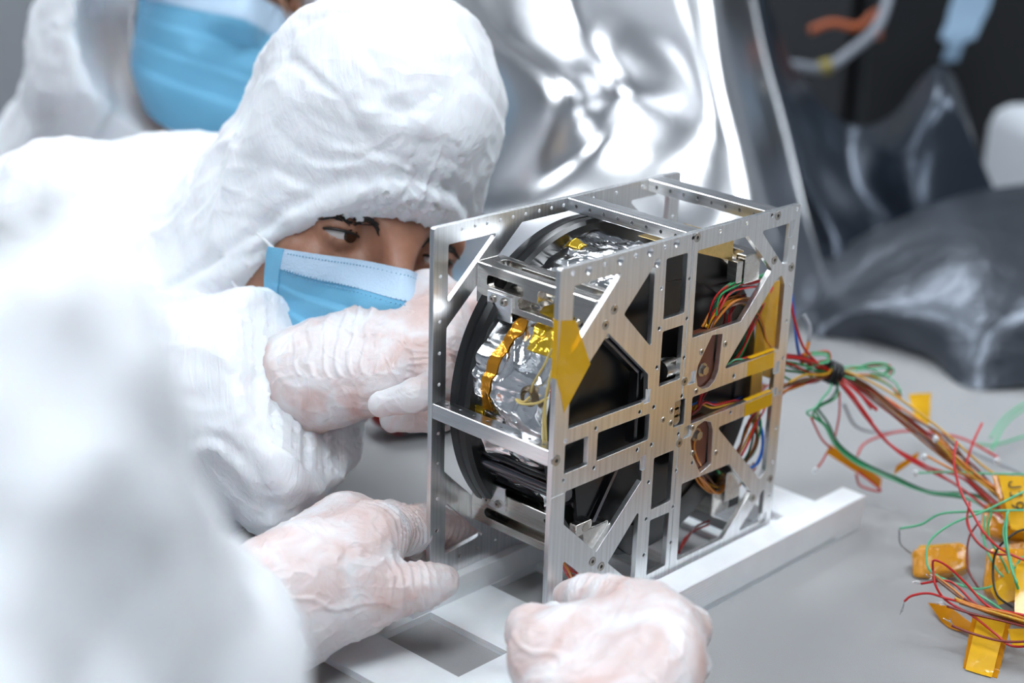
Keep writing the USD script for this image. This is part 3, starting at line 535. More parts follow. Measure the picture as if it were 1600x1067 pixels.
def make_mask(who, hp, lower=-122, drop=0, spread=74, stitch=False):
    R, c, s = hp; nth, nv = 92, 64; th = np.radians(np.linspace(-spread, spread, nth)); v = np.linspace(0, 1, nv)
    T, V = np.meshgrid(th, v, indexing='ij'); a = np.abs(T)/np.radians(spread)
    top = -8 - 12*a - drop; bot = lower + 26*a**2
    Uc = top + (bot-top)*V; f = head_f(hp)[1]
    ax0 = to_w(hp, np.stack([0*Uc + 6, 0*Uc, Uc], -1).reshape(-1, 3)); dr = (np.stack([np.cos(T), np.sin(T), 0*T], -1).reshape(-1, 3)) @ R.T
    r = ray_r(f, ax0, dr).reshape(nth, nv)*1000/s; r = np.maximum(gaussian_filter(r, (5, 4)), r) + 4
    bulge = 93 - 27*a**2 - 22*np.clip((V-.72)/.28, 0, 1)**2; r = np.maximum(r, bulge - 8*np.clip(1-V*6, 0, 1)); r = gaussian_filter(r, (2, 2))
    pl = np.zeros_like(V)
    for k, p0 in enumerate((.34, .52, .70)): q = (V - p0)/.16; pl += np.where((q > 0) & (q < 1), (1-q), 0)*np.clip(q*9, 0, 1)
    r += pl*3.6*(1-a**3) + 1.3*(meshkit.noise(np.stack([T*4, V*5, V*0+s], -1), 3) - .5)*2
    X = to_w(hp, np.stack([6 + r*np.cos(T), r*np.sin(T), Uc], -1).reshape(-1, 3)).reshape(nth, nv, 3); k = 12
    b = part(who, 'face_mask', grid_sheet(X[:, k-1:], .0012), M_MASK, 50, 'light blue pleated face mask')
    out = X - c; out /= np.linalg.norm(out, axis=2, keepdims=True)
    part(b, 'nose_band', grid_sheet((X + out*.0006)[:, :k+1], .0016), M_MASKB, 50, 'pale band along the top of the mask')
    for sl in (slice(0, 8), slice(nth-8, nth)): part(b, 'side_band', grid_sheet((X + out*.0014)[sl, :44], .0012), M_MASKB if False else M_MASK, 50)
    if stitch:                                     # ultrasonic weld dots
        pts = [(i_, j_) for j_ in (2.2, 11.5, 13.2) for i_ in np.arange(9, nth-9, 1.05)] + [(i_, j_) for i_ in (1.5, 3., 4.5, 6.) for j_ in np.arange(14, 42, 1.6)]; Y = X + out*.0016; sp_ = trimesh.creation.icosphere(0, .00062); vs = []
        for i_, j_ in pts: i0, j0 = int(i_), int(j_); a_, b_ = i_-i0, j_-j0; vs.append(Y[i0, j0]*(1-a_)*(1-b_) + Y[i0+1, j0]*a_*(1-b_) + Y[i0, j0+1]*(1-a_)*b_ + Y[i0+1, j0+1]*a_*b_)
        part(b, 'weld_dots', cat(*[(np.array(sp_.vertices) + q, np.array(sp_.faces)) for q in vs]), plain('weld_blue', (.20, .42, .60), .5), True, 'rows of small weld dots', 'stuff')
    for sg, i in ((-1, 2), (1, nth-3)):
        for j, q in ((1, (8, sg*66, -6)), (44, (4, sg*66, -38))): part(b, 'ear_loop', tube(spline([X[i, j], to_w(hp, (30, sg*68, -13 if j == 1 else -50)), to_w(hp, q)], 6), .0011), M_LOOP, True, 'white elastic ear loop')
def make_face(who, hp, look=(1, .35, -.05)):
    R, c, s = hp
    for sg in (-1, 1):
        ce = to_w(hp, (74, sg*32, 1)); e = trimesh.creation.icosphere(3, 12.4*s/1000); e.apply_translation(ce); q = part(who, 'eye', e, M_EYE, True, 'dark brown eye')
        d = R @ (np.array(look)/np.linalg.norm(look)); part(q, 'iris', cyl(ce + d*.0102*s, ce + d*.0127*s, .0056*s, .0042*s, 24), M_IRIS, 30)
        br = [(93, 15, 8), (93, 20, 9), (91, 28, 9.8), (86, 37, 9.8), (79, 45, 7)]
        pa = np.array(spline([(a, sg*b, z) for a, b, z in br], 10)); rng = random.Random(5); hairs = []; f = head_f(hp)[1]
        for k in range(150):
            t = rng.random()**.9; i = int(t*(len(pa)-2)); wd = 3.0*(1-t)**.5 + .8; o = np.array([0, 0, rng.uniform(-wd, wd)]); tg = pa[i+1]-pa[i]; tg /= np.linalg.norm(tg)
            pts = np.array([pa[i] + o + (tg*rng.uniform(.8, 1.1) + [0, 0, (.25*(1-t) - .25*np.sign(o[2])*t)])*l for l in (0, 2.4, 4.6)])
            W_ = to_w(hp, pts)
            for _ in range(5):
                d = f(W_); g = np.stack([(f(W_ + e*.0004) - d)/.0004 for e in np.eye(3)], 1); W_ = W_ - g*(d - np.array([-.0004, .0007, .0009]))[:, None]*.8
            hairs.append(tube(W_, np.array([.00038, .00034, .0001])*s, 4))
        part(who, 'eyebrow', cat(*hairs), M_HAIR, True, 'thick dark eyebrow', 'stuff')
        a_ = np.linspace(-1.15, 1.15, 14); lid = [to_w(hp, (74 + 14.0*math.cos(q)*.96, sg*32 + 13.0*math.sin(q), -.3 + 2.6*math.cos(q*1.25))) for q in a_]
        part(who, 'eyelashes', tube(lid, .0009*s, 6), M_HAIR, True, 'dark upper eyelashes')
def cut_open(hp, off=67., tilt=.2):                        # face opening of a hood: below and in front of the slanted elastic rim
    R, c, s = hp; w = s/1000.
    def f(P_):
        l = (P_ - c) @ R/w; pl = (l[:, 2] - .91*l[:, 0] - tilt*np.maximum(l[:, 1], 0) + off)/1.35
        el_ = dist(l, ell((78, 0, -52), I3, (112, 112, 92)))
        return np.maximum(pl, el_)*w
    return ('f', f)
def hoodp(hp, prims): return [(.016, ell(to_w(hp, q), hp[0], np.array(r)*hp[2]/1000.)) for q, r in prims]
def cloth(P_, n, amp, hp=None, seed=0):            # folds and creases of crinkled overall fabric
    q = P_ + fbm(P_, 9, 2, seed)[:, None]*.05
    q2 = P_ + np.stack([fbm(P_, 14, 2, seed+20), fbm(P_, 14, 2, seed+21), fbm(P_, 14, 2, seed+22)], 1)*.06
    d = fbm(q, 8, 2, seed+1)*.018 + np.clip(ridge(q2*np.array([1, 1, .6]), 17, seed+2) - .35, 0, 1)*.0075 - np.clip(ridge(q2, 24, seed+3) - .5, 0, 1)*.006 + np.clip(ridge(q2, 52, seed+4) - .3, 0, 1)*.0018
    d = d*amp
    if hp is not None:                             # gathers running back from the elastic rim
        R, c, s = hp; l = (P_ - c) @ R*1000/s; ed = (l[:, 2] - .91*l[:, 0] - .2*np.maximum(l[:, 1], 0) + 67.)/1.35; ang = np.arctan2(l[:, 1], -(l[:, 2]*.57 + l[:, 0]*.82) + 150)
        near = np.exp(-np.maximum(ed, 0)/34.)*(np.linalg.norm(l, axis=1) < 190); g = meshkit.noise(np.stack([ang*46, ed*.012, 0*ed], 1), seed+6) - .5
        g2 = meshkit.noise(np.stack([ang*110, ed*.02, 0*ed], 1), seed+7) - .5
        d = d*(1 - .6*near) + near*(g*.0042 + g2*.0014)
        d += -.0035*np.exp(-((ed-9)/4.)**2)*(np.linalg.norm(l, axis=1) < 190)
    return d
def bounds(*pts, pad=.05): p = np.array(pts); return p.min(0) - pad, p.max(0) + pad
def hand_mesh(prims, cuts=(), h=.0022, k=.010, amp=1., seed=0, smooth=3, rings=()):
    pts = [q[1][1] if isinstance(q[0], float) else q[1] for q in prims] + [q[1][2] if isinstance(q[0], float) else q[2] for q in prims]
    T = nets(field(prims, k, cuts, .002), *bounds(*pts, pad=.036), h, smooth)
    def wr(v, n):
        d = amp*(fbm(v, 40, 2, seed)*.002 + np.clip(ridge(v + fbm(v, 30, 2, seed+1)[:, None]*.03, 48, seed+2) - .55, 0, 1)*.0022 + np.clip(ridge(v + fbm(v, 70, 2, seed+3)[:, None]*.015, 110, seed+4) - .5, 0, 1)*.0009)
        for a, b, per, am, rad in rings:           # stretched film wrinkled round a joint
            a, b = np.asarray(a), np.asarray(b); ax = (b-a)/np.linalg.norm(b-a); t = (v-a) @ ax; L = np.linalg.norm(b-a)
            w = np.exp(-np.maximum(np.maximum(-t, t-L), 0)**2/(2*.006**2))*(np.linalg.norm(v-a-np.clip(t, 0, L)[:, None]*ax, axis=1) < rad)
            d = d + w*am*np.clip(1 - 2.2*np.abs(((t + fbm(v, 50, 2, seed+8)*.012)/per) % 1 - .5)*2, -.3, 1)
        return d
    return displaced(T, wr, 1)
def creases(who_glove, pts_list, r=.0007):
    for pts in pts_list: part(who_glove, 'crease', tube(spline(pts, 8), r, 6), M_GLOVE, True)

# ---- the person bending to look through the frame
HPA = pose(34, 15, 11, 1.1, (86, -33, 1), P(538, 364, 1.095))
A = thing('person', 'person in white hood and blue mask bending close to peer through the metal frame', 'person', (0, .45, Zf))
Gd = HPA[0] @ np.array([-.62, 0, .78]); Ld = HPA[0][:, 1]; Pd = np.cross(Gd, Ld)   # the hood's gathers run along Gd
M_TYVA = mat('white_gathered_fabric', {'tc': ('texture_coordinate', {}), 'dg': ('vector_math', dict(math_type='dot_product', vector2=tuple(Gd*22))), 'dl': ('vector_math', dict(math_type='dot_product', vector2=tuple(Ld*190))), 'dp': ('vector_math', dict(math_type='dot_product', vector2=tuple(Pd*190))), 'cx': ('combine_xyz', {}),
        'n': ('noise_texture', dict(scale=1., detail=3., distortion=.6)), 'dn': ('noise_texture', dict(scale=18., detail=2.)), 'dv': ('vector_math', dict(math_type='multiply_add', vector2=(.07, .07, .07))), 'v': ('voronoi_texture', dict(scale=30., feature='f1')), 'w': ('noise_texture', dict(scale=1500., detail=1.)),
        'b1': ('bump', dict(strength=.3, distance=.007)), 'b2': ('bump', dict(strength=.55, distance=.0016)), 'b3': ('bump', dict(strength=.22, distance=.0002)), 'p': ('principled_bsdf', dict(base_color=(.88, .90, .935), roughness=.6, sheen_weight=.12, subsurface_weight=.1, subsurface_scale=.003))},
        [('tc.object', 'dg.vector1'), ('tc.object', 'dl.vector1'), ('tc.object', 'dp.vector1'), ('dl.value', 'cx.x'), ('dp.value', 'cx.y'), ('dg.value', 'cx.z'), ('cx.vector', 'n.vector'), ('tc.object', 'dn.vector'), ('dn.color', 'dv.vector1'), ('tc.object', 'dv.vector3'), ('dv.vector', 'v.vector'), ('tc.object', 'w.vector'),
         ('v.distance', 'b1.height'), ('n.fac', 'b2.height'), ('w.fac', 'b3.height'), ('b1.normal', 'b2.normal'), ('b2.normal', 'b3.normal'), ('b3.normal', 'p.normal')])
hA = head_f(HPA); shR, shL, chest, belly = P(175, 480, 1.29), P(420, 420, 1.46), np.array([.07, .585, .025]), np.array([.02, .65, -.20])
elb, wri = P(190, 700, 1.16), P(462, 600, 1.10); elbL, wriL = np.array([.16, .70, -.14]), np.array([.09, .62, -.35])
bodyA = [(.03, hA), (.03, seg(to_w(HPA, (-18, 0, -60)), P(330, 400, 1.33), .055, .06)), (.05, seg(shR, shL, .055)), (.06, seg(chest, belly, .11, .13)), (.03, seg(shR, elb, .045, .036)), (.03, seg(elb, wri, .034, .021)), (.03, seg(shL, elbL, .045, .036)), (.03, seg(elbL, wriL, .036, .028))]
b0, b1 = bounds(shR, shL, belly, elb, wri, wriL, elbL, to_w(HPA, (0, 0, 120)), pad=.14); f0, f1 = bounds(to_w(HPA, (115, -85, 25)), to_w(HPA, (0, 85, -60)), to_w(HPA, (20, -85, -110)), to_w(HPA, (112, 30, -40)), pad=.004)
part(A, 'body', nets(field(bodyA, .02), b0, b1, .014, 0, (f0, f1, .0022)), M_SKIN, True, 'face with tanned skin between hood and mask')
make_face(A, HPA); make_mask(A, HPA, -100, 0, 50, True)
sleeve = [(.03, seg(P(105, 380, 1.28), elb, .075, .082)), (.05, seg(elb, P(395, 635, 1.115), .078, .062)), (.03, seg(P(395, 620, 1.115), P(520, 598, 1.085), .062, .052)), (.02, seg(P(390, 560, 1.10), P(400, 492, 1.09), .030, .011)), (.02, seg(P(300, 600, 1.10), P(292, 570, 1.10), .045, .03)), (.02, seg(P(470, 690, 1.08), P(540, 688, 1.075), .030, .012)), (.03, seg(P(420, 720, 1.09), P(425, 800, 1.08), .045, .018))]
suitA = hoodp(HPA, [((2, -4, 40), (107, 77, 122)), ((-20, -4, -15), (92, 82, 100)), ((24, -8, 74), (80, 68, 74))]) + [(.05, seg(to_w(HPA, (-50, -5, -60)), P(300, 400, 1.32), .080, .085)), (.06, seg(P(175, 475, 1.29), P(300, 440, 1.36), .076, .088)), (.06, seg(P(300, 425, 1.36), shL, .085, .075)), (.08, seg(chest, belly, .105, .14)), (.04, seg(shL, elbL, .07, .06)), (.04, seg(elbL, wriL, .06, .05))]
dcut = P(560, 560, 1.07) - P(380, 650, 1.12); dcut /= np.linalg.norm(dcut)
def cuffcut(P_):
    a = P(462, 598, 1.09); return np.maximum(-((P_ - a) @ dcut), np.linalg.norm(P_ - a, axis=1) - .125)
cuffhole = seg(P(470, 605, 1.10), P(600, 560, 1.075), .029, .043)
_fa, _fb = field(suitA, .03, [cut_open(HPA)], .004), field(sleeve, .03, [('f', cuffcut), cuffhole], .004)
T = nets(lambda q: smin(_fa(q), _fb(q), .03), *bounds(shR, shL, belly, elb, wri, elbL, wriL, to_w(HPA, (0, 0, 120)), to_w(HPA, (100, 0, 60)), P(540, 690, 1.07), pad=.17), .0062, 2)
T = displaced(T, lambda v, n: cloth(v, n, 1., HPA, 11), 1)
part(A, 'overall', T, M_TYVA, True, 'white hooded crinkled overall')
mc = lambda x, y, d: P(x, y, d)
gA = [(.016, seg(mc(440, 615, 1.105), mc(500, 578, 1.10), .026, .0275)), (.016, seg(wri, mc(668, 458, 1.12), .027, .0165)), (.016, seg(wri, mc(690, 492, 1.10), .028, .018)), (.016, seg(wri, mc(690, 535, 1.08), .028, .017)), (.016, seg(wri, mc(672, 572, 1.065), .027, .0155)), (.014, seg(mc(520, 612, 1.08), mc(585, 600, 1.07), .0205, .0185)),
      (.012, seg(mc(560, 540, 1.14), mc(680, 560, 1.15), .017, .013)), (.006, seg(mc(668, 458, 1.12), mc(742, 476, 1.115), .0125, .011)), (.004, seg(mc(742, 476, 1.115), mc(762, 545, 1.115), .0105, .0095)), (.004, seg(mc(762, 545, 1.115), mc(735, 590, 1.12), .0095, .008)),
      (.006, seg(mc(690, 492, 1.10), mc(748, 550, 1.10), .012, .0115)), (.004, seg(mc(748, 550, 1.10), mc(735, 632, 1.10), .0108, .01)), (.004, seg(mc(735, 632, 1.10), mc(690, 655, 1.105), .01, .0085)),
      (.006, seg(mc(695, 535, 1.08), mc(720, 608, 1.072), .0118, .011)), (.0015, seg(mc(720, 608, 1.072), mc(678, 652, 1.064), .0104, .0096)), (.0015, seg(mc(678, 652, 1.064), mc(612, 655, 1.068), .0096, .0080)),
      (.006, seg(mc(672, 565, 1.065), mc(692, 602, 1.044), .0130, .0118)), (.0015, seg(mc(692, 602, 1.044), mc(645, 620, 1.032), .0112, .0102)), (.0015, seg(mc(645, 620, 1.032), mc(598, 631, 1.038), .0102, .0084))]
glA = part(A, 'glove', hand_mesh(gA, seed=21, rings=[(mc(470, 600, 1.10), mc(600, 545, 1.08), .0085, .0010, .034), (mc(690, 560, 1.06), mc(680, 610, 1.055), .005, .0007, .02)]), M_GLOVE, True, 'thin pale latex glove on a closed fist')

# ---- the person in the foreground whose gloved hands steady the frame
B = thing('person', 'blurred foreground person in white overall, both gloved hands gripping the frame corners', 'person', (-.5, -.05, Zf))
HPB = pose(70, 25, 0, 1.05, (0, 0, 0), P(-950, -150, .42)); hB = head_f(HPB)
sL, sR = P(-262, 680, .42), P(-900, 1050, .33); eL, eR = P(120, 1120, .565), P(300, 1900, .5); wL, wR = P(425, 945, .975), P(925, 1190, .865); hip = np.array([-.60, .02, -.45])
chB = (sL + sR)/2 + np.array([-.06, .02, -.05])
lo, hi = bounds(sL, sR, eL, eR, wL, wR, hip, to_w(HPB, (0, 0, 130)), pad=.16)
part(B, 'body', nets(field([(.03, hB), (.03, seg(to_w(HPB, (-18, 0, -60)), chB, .055, .07)), (.05, seg(sL, sR, .05)), (.06, seg(chB, hip, .1, .12)), (.03, seg(sL, eL, .045, .034)), (.03, seg(eL, wL, .030, .018)), (.03, seg(sR, eR, .045, .034)), (.03, seg(eR, wR, .034, .025))], .02), lo, hi, .014, 1), M_SKIN, True)
make_mask(B, HPB)
suitB = hoodp(HPB, [((4, 0, 34), (116, 96, 120)), ((-25, 0, -10), (100, 96, 110)), ((-20, 0, -95), (92, 88, 90))]) + [(.06, seg(to_w(HPB, (-40, 0, -60)), chB, .085, .12)), (.06, seg(sL, sR, .07)), (.06, seg(chB, hip, .13, .18)), (.05, seg(sL, eL, .064, .066)), (.04, seg(eL, eL*.32 + wL*.68, .058, .036)), (.05, seg(sR, eR, .072, .066)), (.04, seg(eR, eR*.16 + wR*.84, .062, .040))]
T = nets(field(suitB, .03, [cut_open(HPB)], .004), lo, hi, .0085, 2)
part(B, 'overall', displaced(T, lambda v, n: cloth(v, n, 1.2, HPB, 31)), M_TYV, True, 'white hooded crinkled overall')
yI = .1215
i1, i2, i3 = P(592, 832, 1.012), PY(668, 822, yI), PY(764, 838, yI)
gL = [(.016, seg(P(325, 995, .92), wL, .029, .028)), (.02, seg(wL, P(585, 838, 1.015), .030, .0185)), (.02, seg(wL, P(545, 815, 1.04), .030, .018)), (.02, seg(wL, P(520, 830, 1.06), .028, .016)), (.016, seg(P(455, 965, .975), P(560, 935, .99), .026, .0205)), (.016, seg(P(500, 900, .99), P(560, 880, 1.0), .03, .022)), (.012, seg(P(560, 935, .99), P(622, 922, .993), .0175, .0142)), (.006, seg(P(622, 922, .993), P(660, 914, .996), .0138, .0132)), (.006, seg(P(660, 914, .996), P(690, 909, 1.0), .0130, .0098)),
      (.010, seg(P(578, 838, 1.015), i2, .0165, .0130)), (.005, seg(i2, PY(720, 830, yI), .0128, .0115)), (.005, seg(PY(720, 830, yI), i3, .0115, .0078)),
      (.008, seg(P(545, 815, 1.04), P(612, 815, 1.075), .0135, .0125)), (.004, seg(P(612, 815, 1.075), P(650, 840, 1.085), .012, .011)), (.004, seg(P(650, 840, 1.085), P(655, 866, 1.075), .011, .008)),
      (.008, seg(P(520, 830, 1.06), P(580, 835, 1.10), .0125, .0115)), (.004, seg(P(580, 835, 1.10), P(630, 858, 1.105), .011, .0085))]
part(B, 'glove', hand_mesh(gL, seed=41, rings=[(P(598, 832, 1.012), PY(700, 828, yI), .0055, .0011, .024), (P(610, 925, .99), P(665, 915, .995), .006, .0007, .022)]), M_GLOVE, True, 'pale latex glove, thumb and finger pinching the far front corner')
r3 = PY(888, 931, -.0112)
gR = [(.016, seg(wR, P(905, 1270, .83), .028, .03)), (.02, seg(wR, P(1002, 962, .925), .030, .0185)), (.02, seg(wR, P(1035, 985, .905), .030, .0185)), (.02, seg(wR, P(1045, 1020, .89), .029, .017)), (.02, seg(wR, P(1040, 1060, .875), .028, .0155)), (.016, seg(P(900, 1120, .88), P(850, 1030, .905), .024, .0185)), (.016, seg(P(900, 1010, .91), P(960, 990, .92), .024, .02)),
      (.008, seg(P(850, 1030, .905), P(832, 985, .925), .0165, .0138)), (.006, seg(P(832, 985, .925), P(862, 968, .945), .0132, .0095)),
      (.010, seg(P(1002, 958, .925), P(955, 932, .940), .0155, .0115)), (.004, seg(P(955, 932, .940), P(918, 927, .952), .0108, .0102)), (.004, seg(P(918, 927, .952), r3, .0100, .0092)),
      (.008, seg(P(1035, 985, .905), P(1076, 982, .930), .0150, .0128)), (.004, seg(P(1076, 982, .930), P(1070, 1020, .95), .0122, .0105)), (.004, seg(P(1070, 1020, .95), P(1030, 1030, .955), .0105, .0085)),
      (.008, seg(P(1045, 1020, .89), P(1075, 1040, .915), .0135, .012)), (.004, seg(P(1075, 1040, .915), P(1045, 1065, .93), .0112, .0085)), (.008, seg(P(1040, 1060, .875), P(1062, 1085, .90), .012, .0105)), (.004, seg(P(1062, 1085, .90), P(1030, 1100, .91), .0102, .008))]
part(B, 'glove', hand_mesh(gR, seed=51, rings=[(P(970, 938, .935), P(905, 928, .953), .0045, .0008, .018)]), M_GLOVE, True, 'pale latex glove, bent forefinger and thumb holding the near front corner')

# ---- the third person, out of focus behind the one who bends
HPC = pose(24, 12, 13, 1.12, (92, 0, -62), P(352, 92, 1.46))
Cc = thing('person', 'blurred masked person in white hood leaning in behind the bending person', 'person', (.15, .85, Zf))
hC = head_f(HPC); cs, ch = P(40, 420, 1.72), P(-40, 900, 1.9)
lo, hi = bounds(cs, ch, P(560, 420, 1.75), to_w(HPC, (0, 0, 130)), to_w(HPC, (60, 0, -60)), pad=.16)
f0, f1 = bounds(to_w(HPC, (110, -80, 30)), to_w(HPC, (0, 80, -110)), to_w(HPC, (110, 80, 10)), pad=.004)
part(Cc, 'body', nets(field([(.03, hC), (.03, seg(to_w(HPC, (-18, 0, -60)), P(250, 330, 1.7), .055, .07)), (.05, seg(cs, P(520, 420, 1.75), .055)), (.06, seg(P(250, 400, 1.72), ch, .11, .13))], .02), lo, hi, .014, 1, (f0, f1, .004)), M_SKIN, True)
make_face(Cc, HPC, (1, .1, -.3)); make_mask(Cc, HPC, -128, 0, 66)
suitC = hoodp(HPC, [((4, 0, 34), (118, 98, 122)), ((-25, 0, -10), (106, 100, 112)), ((20, -96, -50), (70, 40, 100))]) + [(.06, seg(to_w(HPC, (-30, -20, -80)), P(180, 300, 1.66), .10, .12)), (.07, seg(cs, P(520, 420, 1.75), .09)), (.08, seg(P(250, 400, 1.72), ch, .15, .18)), (.05, seg(cs, P(-60, 700, 1.6), .07, .06))]
T = nets(field(suitC, .03, [cut_open(HPC, 60)], .004), lo, hi, .008, 2)
part(Cc, 'overall', displaced(T, lambda v, n: cloth(v, n, 1., HPC, 61)), M_TYV, True, 'white hooded crinkled overall')

# legs of the overalls, below the table edge
def legs(who, hips, feet, bend):
    for sg in (-1, 1):
        d = np.array([TU[0], TU[1], 0])*sg*.11; h_, f_ = np.asarray(hips) + d, np.asarray(feet) + d*1.2; f_[2] = Zf + .09; k_ = (h_ + f_)/2 + bend
        T = nets(field([seg(h_, k_, .105, .082), seg(k_, f_, .082, .07)], .04), *bounds(h_, k_, f_, pad=.14), .016, 1)
        part(who, 'trouser_leg', displaced(T, lambda v, n: cloth(v, n, 1.3, None, 71)), M_TYV, True)
        part(who, 'shoe_cover', rbox(-.11, .17, -.052, .052, 0, .09, .035).transform(np.column_stack([TV, -TU, [0, 0, 1], [f_[0], f_[1], Zf + .001]])), M_LOOP, 40, 'white shoe cover')
legs(A, belly + [0, 0, -.06], belly - TV*.05, TV*.03 - [0, 0, .02])
legs(B, hip, hip - TV*.02, TV*.02)
legs(Cc, ch, ch + [0, 0, -.4], TV*.02)

# ---------------------------------------------------------------- foil bags and things on the table behind
def sheet_px(cols, n=90, k=70, seed=0, amp=.010, sc=7, fold=()):
    # cols: rows of control points (px, py, depth), resampled to a smooth n x k sheet, then creased
    G = np.array([[P(*q) for q in row] for row in cols]); rows = np.array([spline(r, 24) for r in G])
    rows = np.array([[r[int(round(t))] for t in np.linspace(0, len(r)-1, k)] for r in rows]); X = np.array([spline(rows[:, j], 24) for j in range(k)]).transpose(1, 0, 2)
    X = X[np.round(np.linspace(0, len(X)-1, n)).astype(int)]
    X = gaussian_filter(X, (1.0, 1.0, 0), mode='nearest')
    N = np.cross(np.gradient(X, axis=0), np.gradient(X, axis=1)); N /= np.linalg.norm(N, axis=2, keepdims=True)
    q = X + fbm(X, 6, 2, seed)[..., None]*.08
    d = fbm(q, sc, 1, seed+1)*amp*2 + ridge(q*np.array([1, 1, .6]), sc*.7, seed+2)*amp*.3
    return X + N*d[..., None]
t = thing('silver_bag', 'large bright silver crumpled foil bag standing behind the metal frame', 'foil bag', PZ(1000, 470, TAB))
X = sheet_px([[(520, -120, 1.72), (640, -120, 1.62), (860, -120, 1.66), (1070, -120, 1.60), (1120, -120, 1.68), (1150, -120, 1.86)],
              [(540, 40, 1.70), (750, 40, 1.585), (900, 40, 1.66), (1090, 30, 1.575), (1150, 50, 1.65), (1185, 60, 1.80)],
              [(570, 200, 1.67), (865, 155, 1.56), (970, 150, 1.655), (1108, 140, 1.555), (1180, 170, 1.62), (1222, 190, 1.76)],
              [(600, 360, 1.62), (800, 330, 1.575), (1000, 262, 1.56), (1146, 240, 1.53), (1215, 300, 1.60), (1258, 330, 1.72)],
              [(640, 480, 1.57), (860, 450, 1.51), (1060, 390, 1.50), (1180, 370, 1.51), (1240, 400, 1.58), (1290, 440, 1.72)],
              [(660, 620, 1.56), (880, 560, 1.50), (1060, 530, 1.49), (1190, 500, 1.53), (1250, 495, 1.60), (1295, 470, 1.73)]], 130, 150, 3, .0026, 4)
X[..., 2] = np.maximum(X[..., 2], TAB + .001)
part(t, 'film', grid_sheet(X, .0008), M_BAGS, 50)
part(t, 'seam', tube(X[:, -1] , .0022, 6), plain('bag_seam', (.6, .61, .63), .3, .8), True, 'pale heat-sealed seam along the edge')
t = thing('dark_bag', 'dark blue-grey shielding bag standing tall behind the silver bag', 'foil bag', PZ(1420, 420, TAB))
X = sheet_px([[(1040, -150, 2.0), (1170, -60, 1.96), (1235, 95, 1.95), (1320, 190, 1.95), (1390, 180, 1.90), (1480, 105, 1.86), (1560, 300, 1.92), (1670, 330, 1.97)],
              [(1060, 60, 1.94), (1180, 100, 1.88), (1245, 180, 1.85), (1325, 240, 1.90), (1400, 225, 1.82), (1485, 150, 1.80), (1570, 325, 1.86), (1675, 345, 1.92)],
              [(1100, 210, 1.88), (1205, 220, 1.84), (1260, 270, 1.79), (1335, 290, 1.86), (1420, 265, 1.80), (1510, 215, 1.80), (1585, 340, 1.85), (1680, 355, 1.90)],
              [(1130, 340, 1.80), (1250, 330, 1.80), (1300, 360, 1.75), (1370, 350, 1.82), (1450, 330, 1.79), (1540, 310, 1.82), (1600, 362, 1.84), (1690, 370, 1.88)],
              [(1160, 450, 1.76), (1270, 440, 1.74), (1330, 440, 1.74), (1400, 420, 1.80), (1480, 410, 1.80), (1560, 400, 1.82), (1620, 390, 1.84), (1690, 400, 1.86)]], 110, 120, 23, .006, 3)
X[..., 2] = np.maximum(X[..., 2], TAB + .001)
part(t, 'film', grid_sheet(X, .0008), M_BAGD, 50)
t = thing('dark_bag', 'crumpled dark grey foil bag lying flat on the grey table at the right', 'foil bag', PZ(1480, 500, TAB))
X = sheet_px([[(1240, 440, 1.74), (1300, 400, 1.76), (1400, 350, 1.78), (1520, 300, 1.80), (1680, 280, 1.82)],
              [(1245, 480, 1.68), (1310, 440, 1.68), (1410, 400, 1.68), (1530, 350, 1.68), (1690, 330, 1.70)],
              [(1250, 505, 1.64), (1330, 470, 1.62), (1420, 450, 1.60), (1540, 420, 1.58), (1700, 400, 1.60)],
              [(1262, 520, 1.62), (1340, 490, 1.60), (1420, 490, 1.57), (1545, 490, 1.53), (1700, 470, 1.55)],
              [(1275, 530, 1.613), (1350, 528, 1.61), (1425, 545, 1.575), (1530, 545, 1.515), (1700, 530, 1.54)],
              [(1280, 530, 1.614), (1360, 533, 1.61), (1440, 562, 1.575), (1522, 608, 1.51), (1700, 585, 1.53)]], 120, 130, 33, .008, 11)
X[..., 2] = np.maximum(X[..., 2], TAB + .001)
part(t, 'film', grid_sheet(X, .0008), M_BAGF, 50)
fr = np.column_stack([TU, TV, [0, 0, 1]])
def lbox(c, du, dv, dz, r=.006): return rbox(-du/2, du/2, -dv/2, dv/2, 0, dz, r).transform(np.column_stack([TU, -TV, [0, 0, 1], c]) @ np.diag([1, -1, 1, 1]))
c0 = P(1360, 120, 2.5); c0[2] = TAB
t = thing('equipment_box', 'black instrument box in the dim background, top right', 'equipment', c0)
part(t, 'case', lbox(c0, .52, .28, .44), M_DARKBOX, 30)
part(t, 'front_panel', lbox(c0 - TV*.145, .44, .02, .36, .004), M_BLKGLOSS, 30)
t = thing('patch_cable', 'orange cable looped in front of the black instrument box', 'cable', P(1340, 60, 2.2))
part(t, 'sheath', tube(spline([P(1265, 48, 2.1), P(1300, 36, 2.1), P(1340, 42, 2.1), P(1372, 20, 2.1), P(1372, 60, 2.1)], 8), .0045, 10), plain('orange_sheath', (.42, .09, .02), .5), True)
t = thing('grey_hose', 'pale hose crossing the dark background with a yellow joint', 'hose', P(1290, 105, 2.05))
part(t, 'tube', tube(spline([P(1180, 95, 2.05), P(1240, 102, 2.05), P(1288, 106, 2.05), P(1330, 80, 2.06), P(1372, 40, 2.07), P(1395, -30, 2.1)], 8), .006, 12), plain('grey_hose', (.22, .24, .28), .4), True)
part(t, 'joint', cyl(P(1282, 106, 2.05), P(1298, 102, 2.05), .0085), plain('yellow_joint', (.30, .24, .03), .5), 30, 'yellow joint')
t = thing('blue_cloth', 'pale blue cloth strip hanging at the top right', 'cloth', P(1495, 60, 2.15))
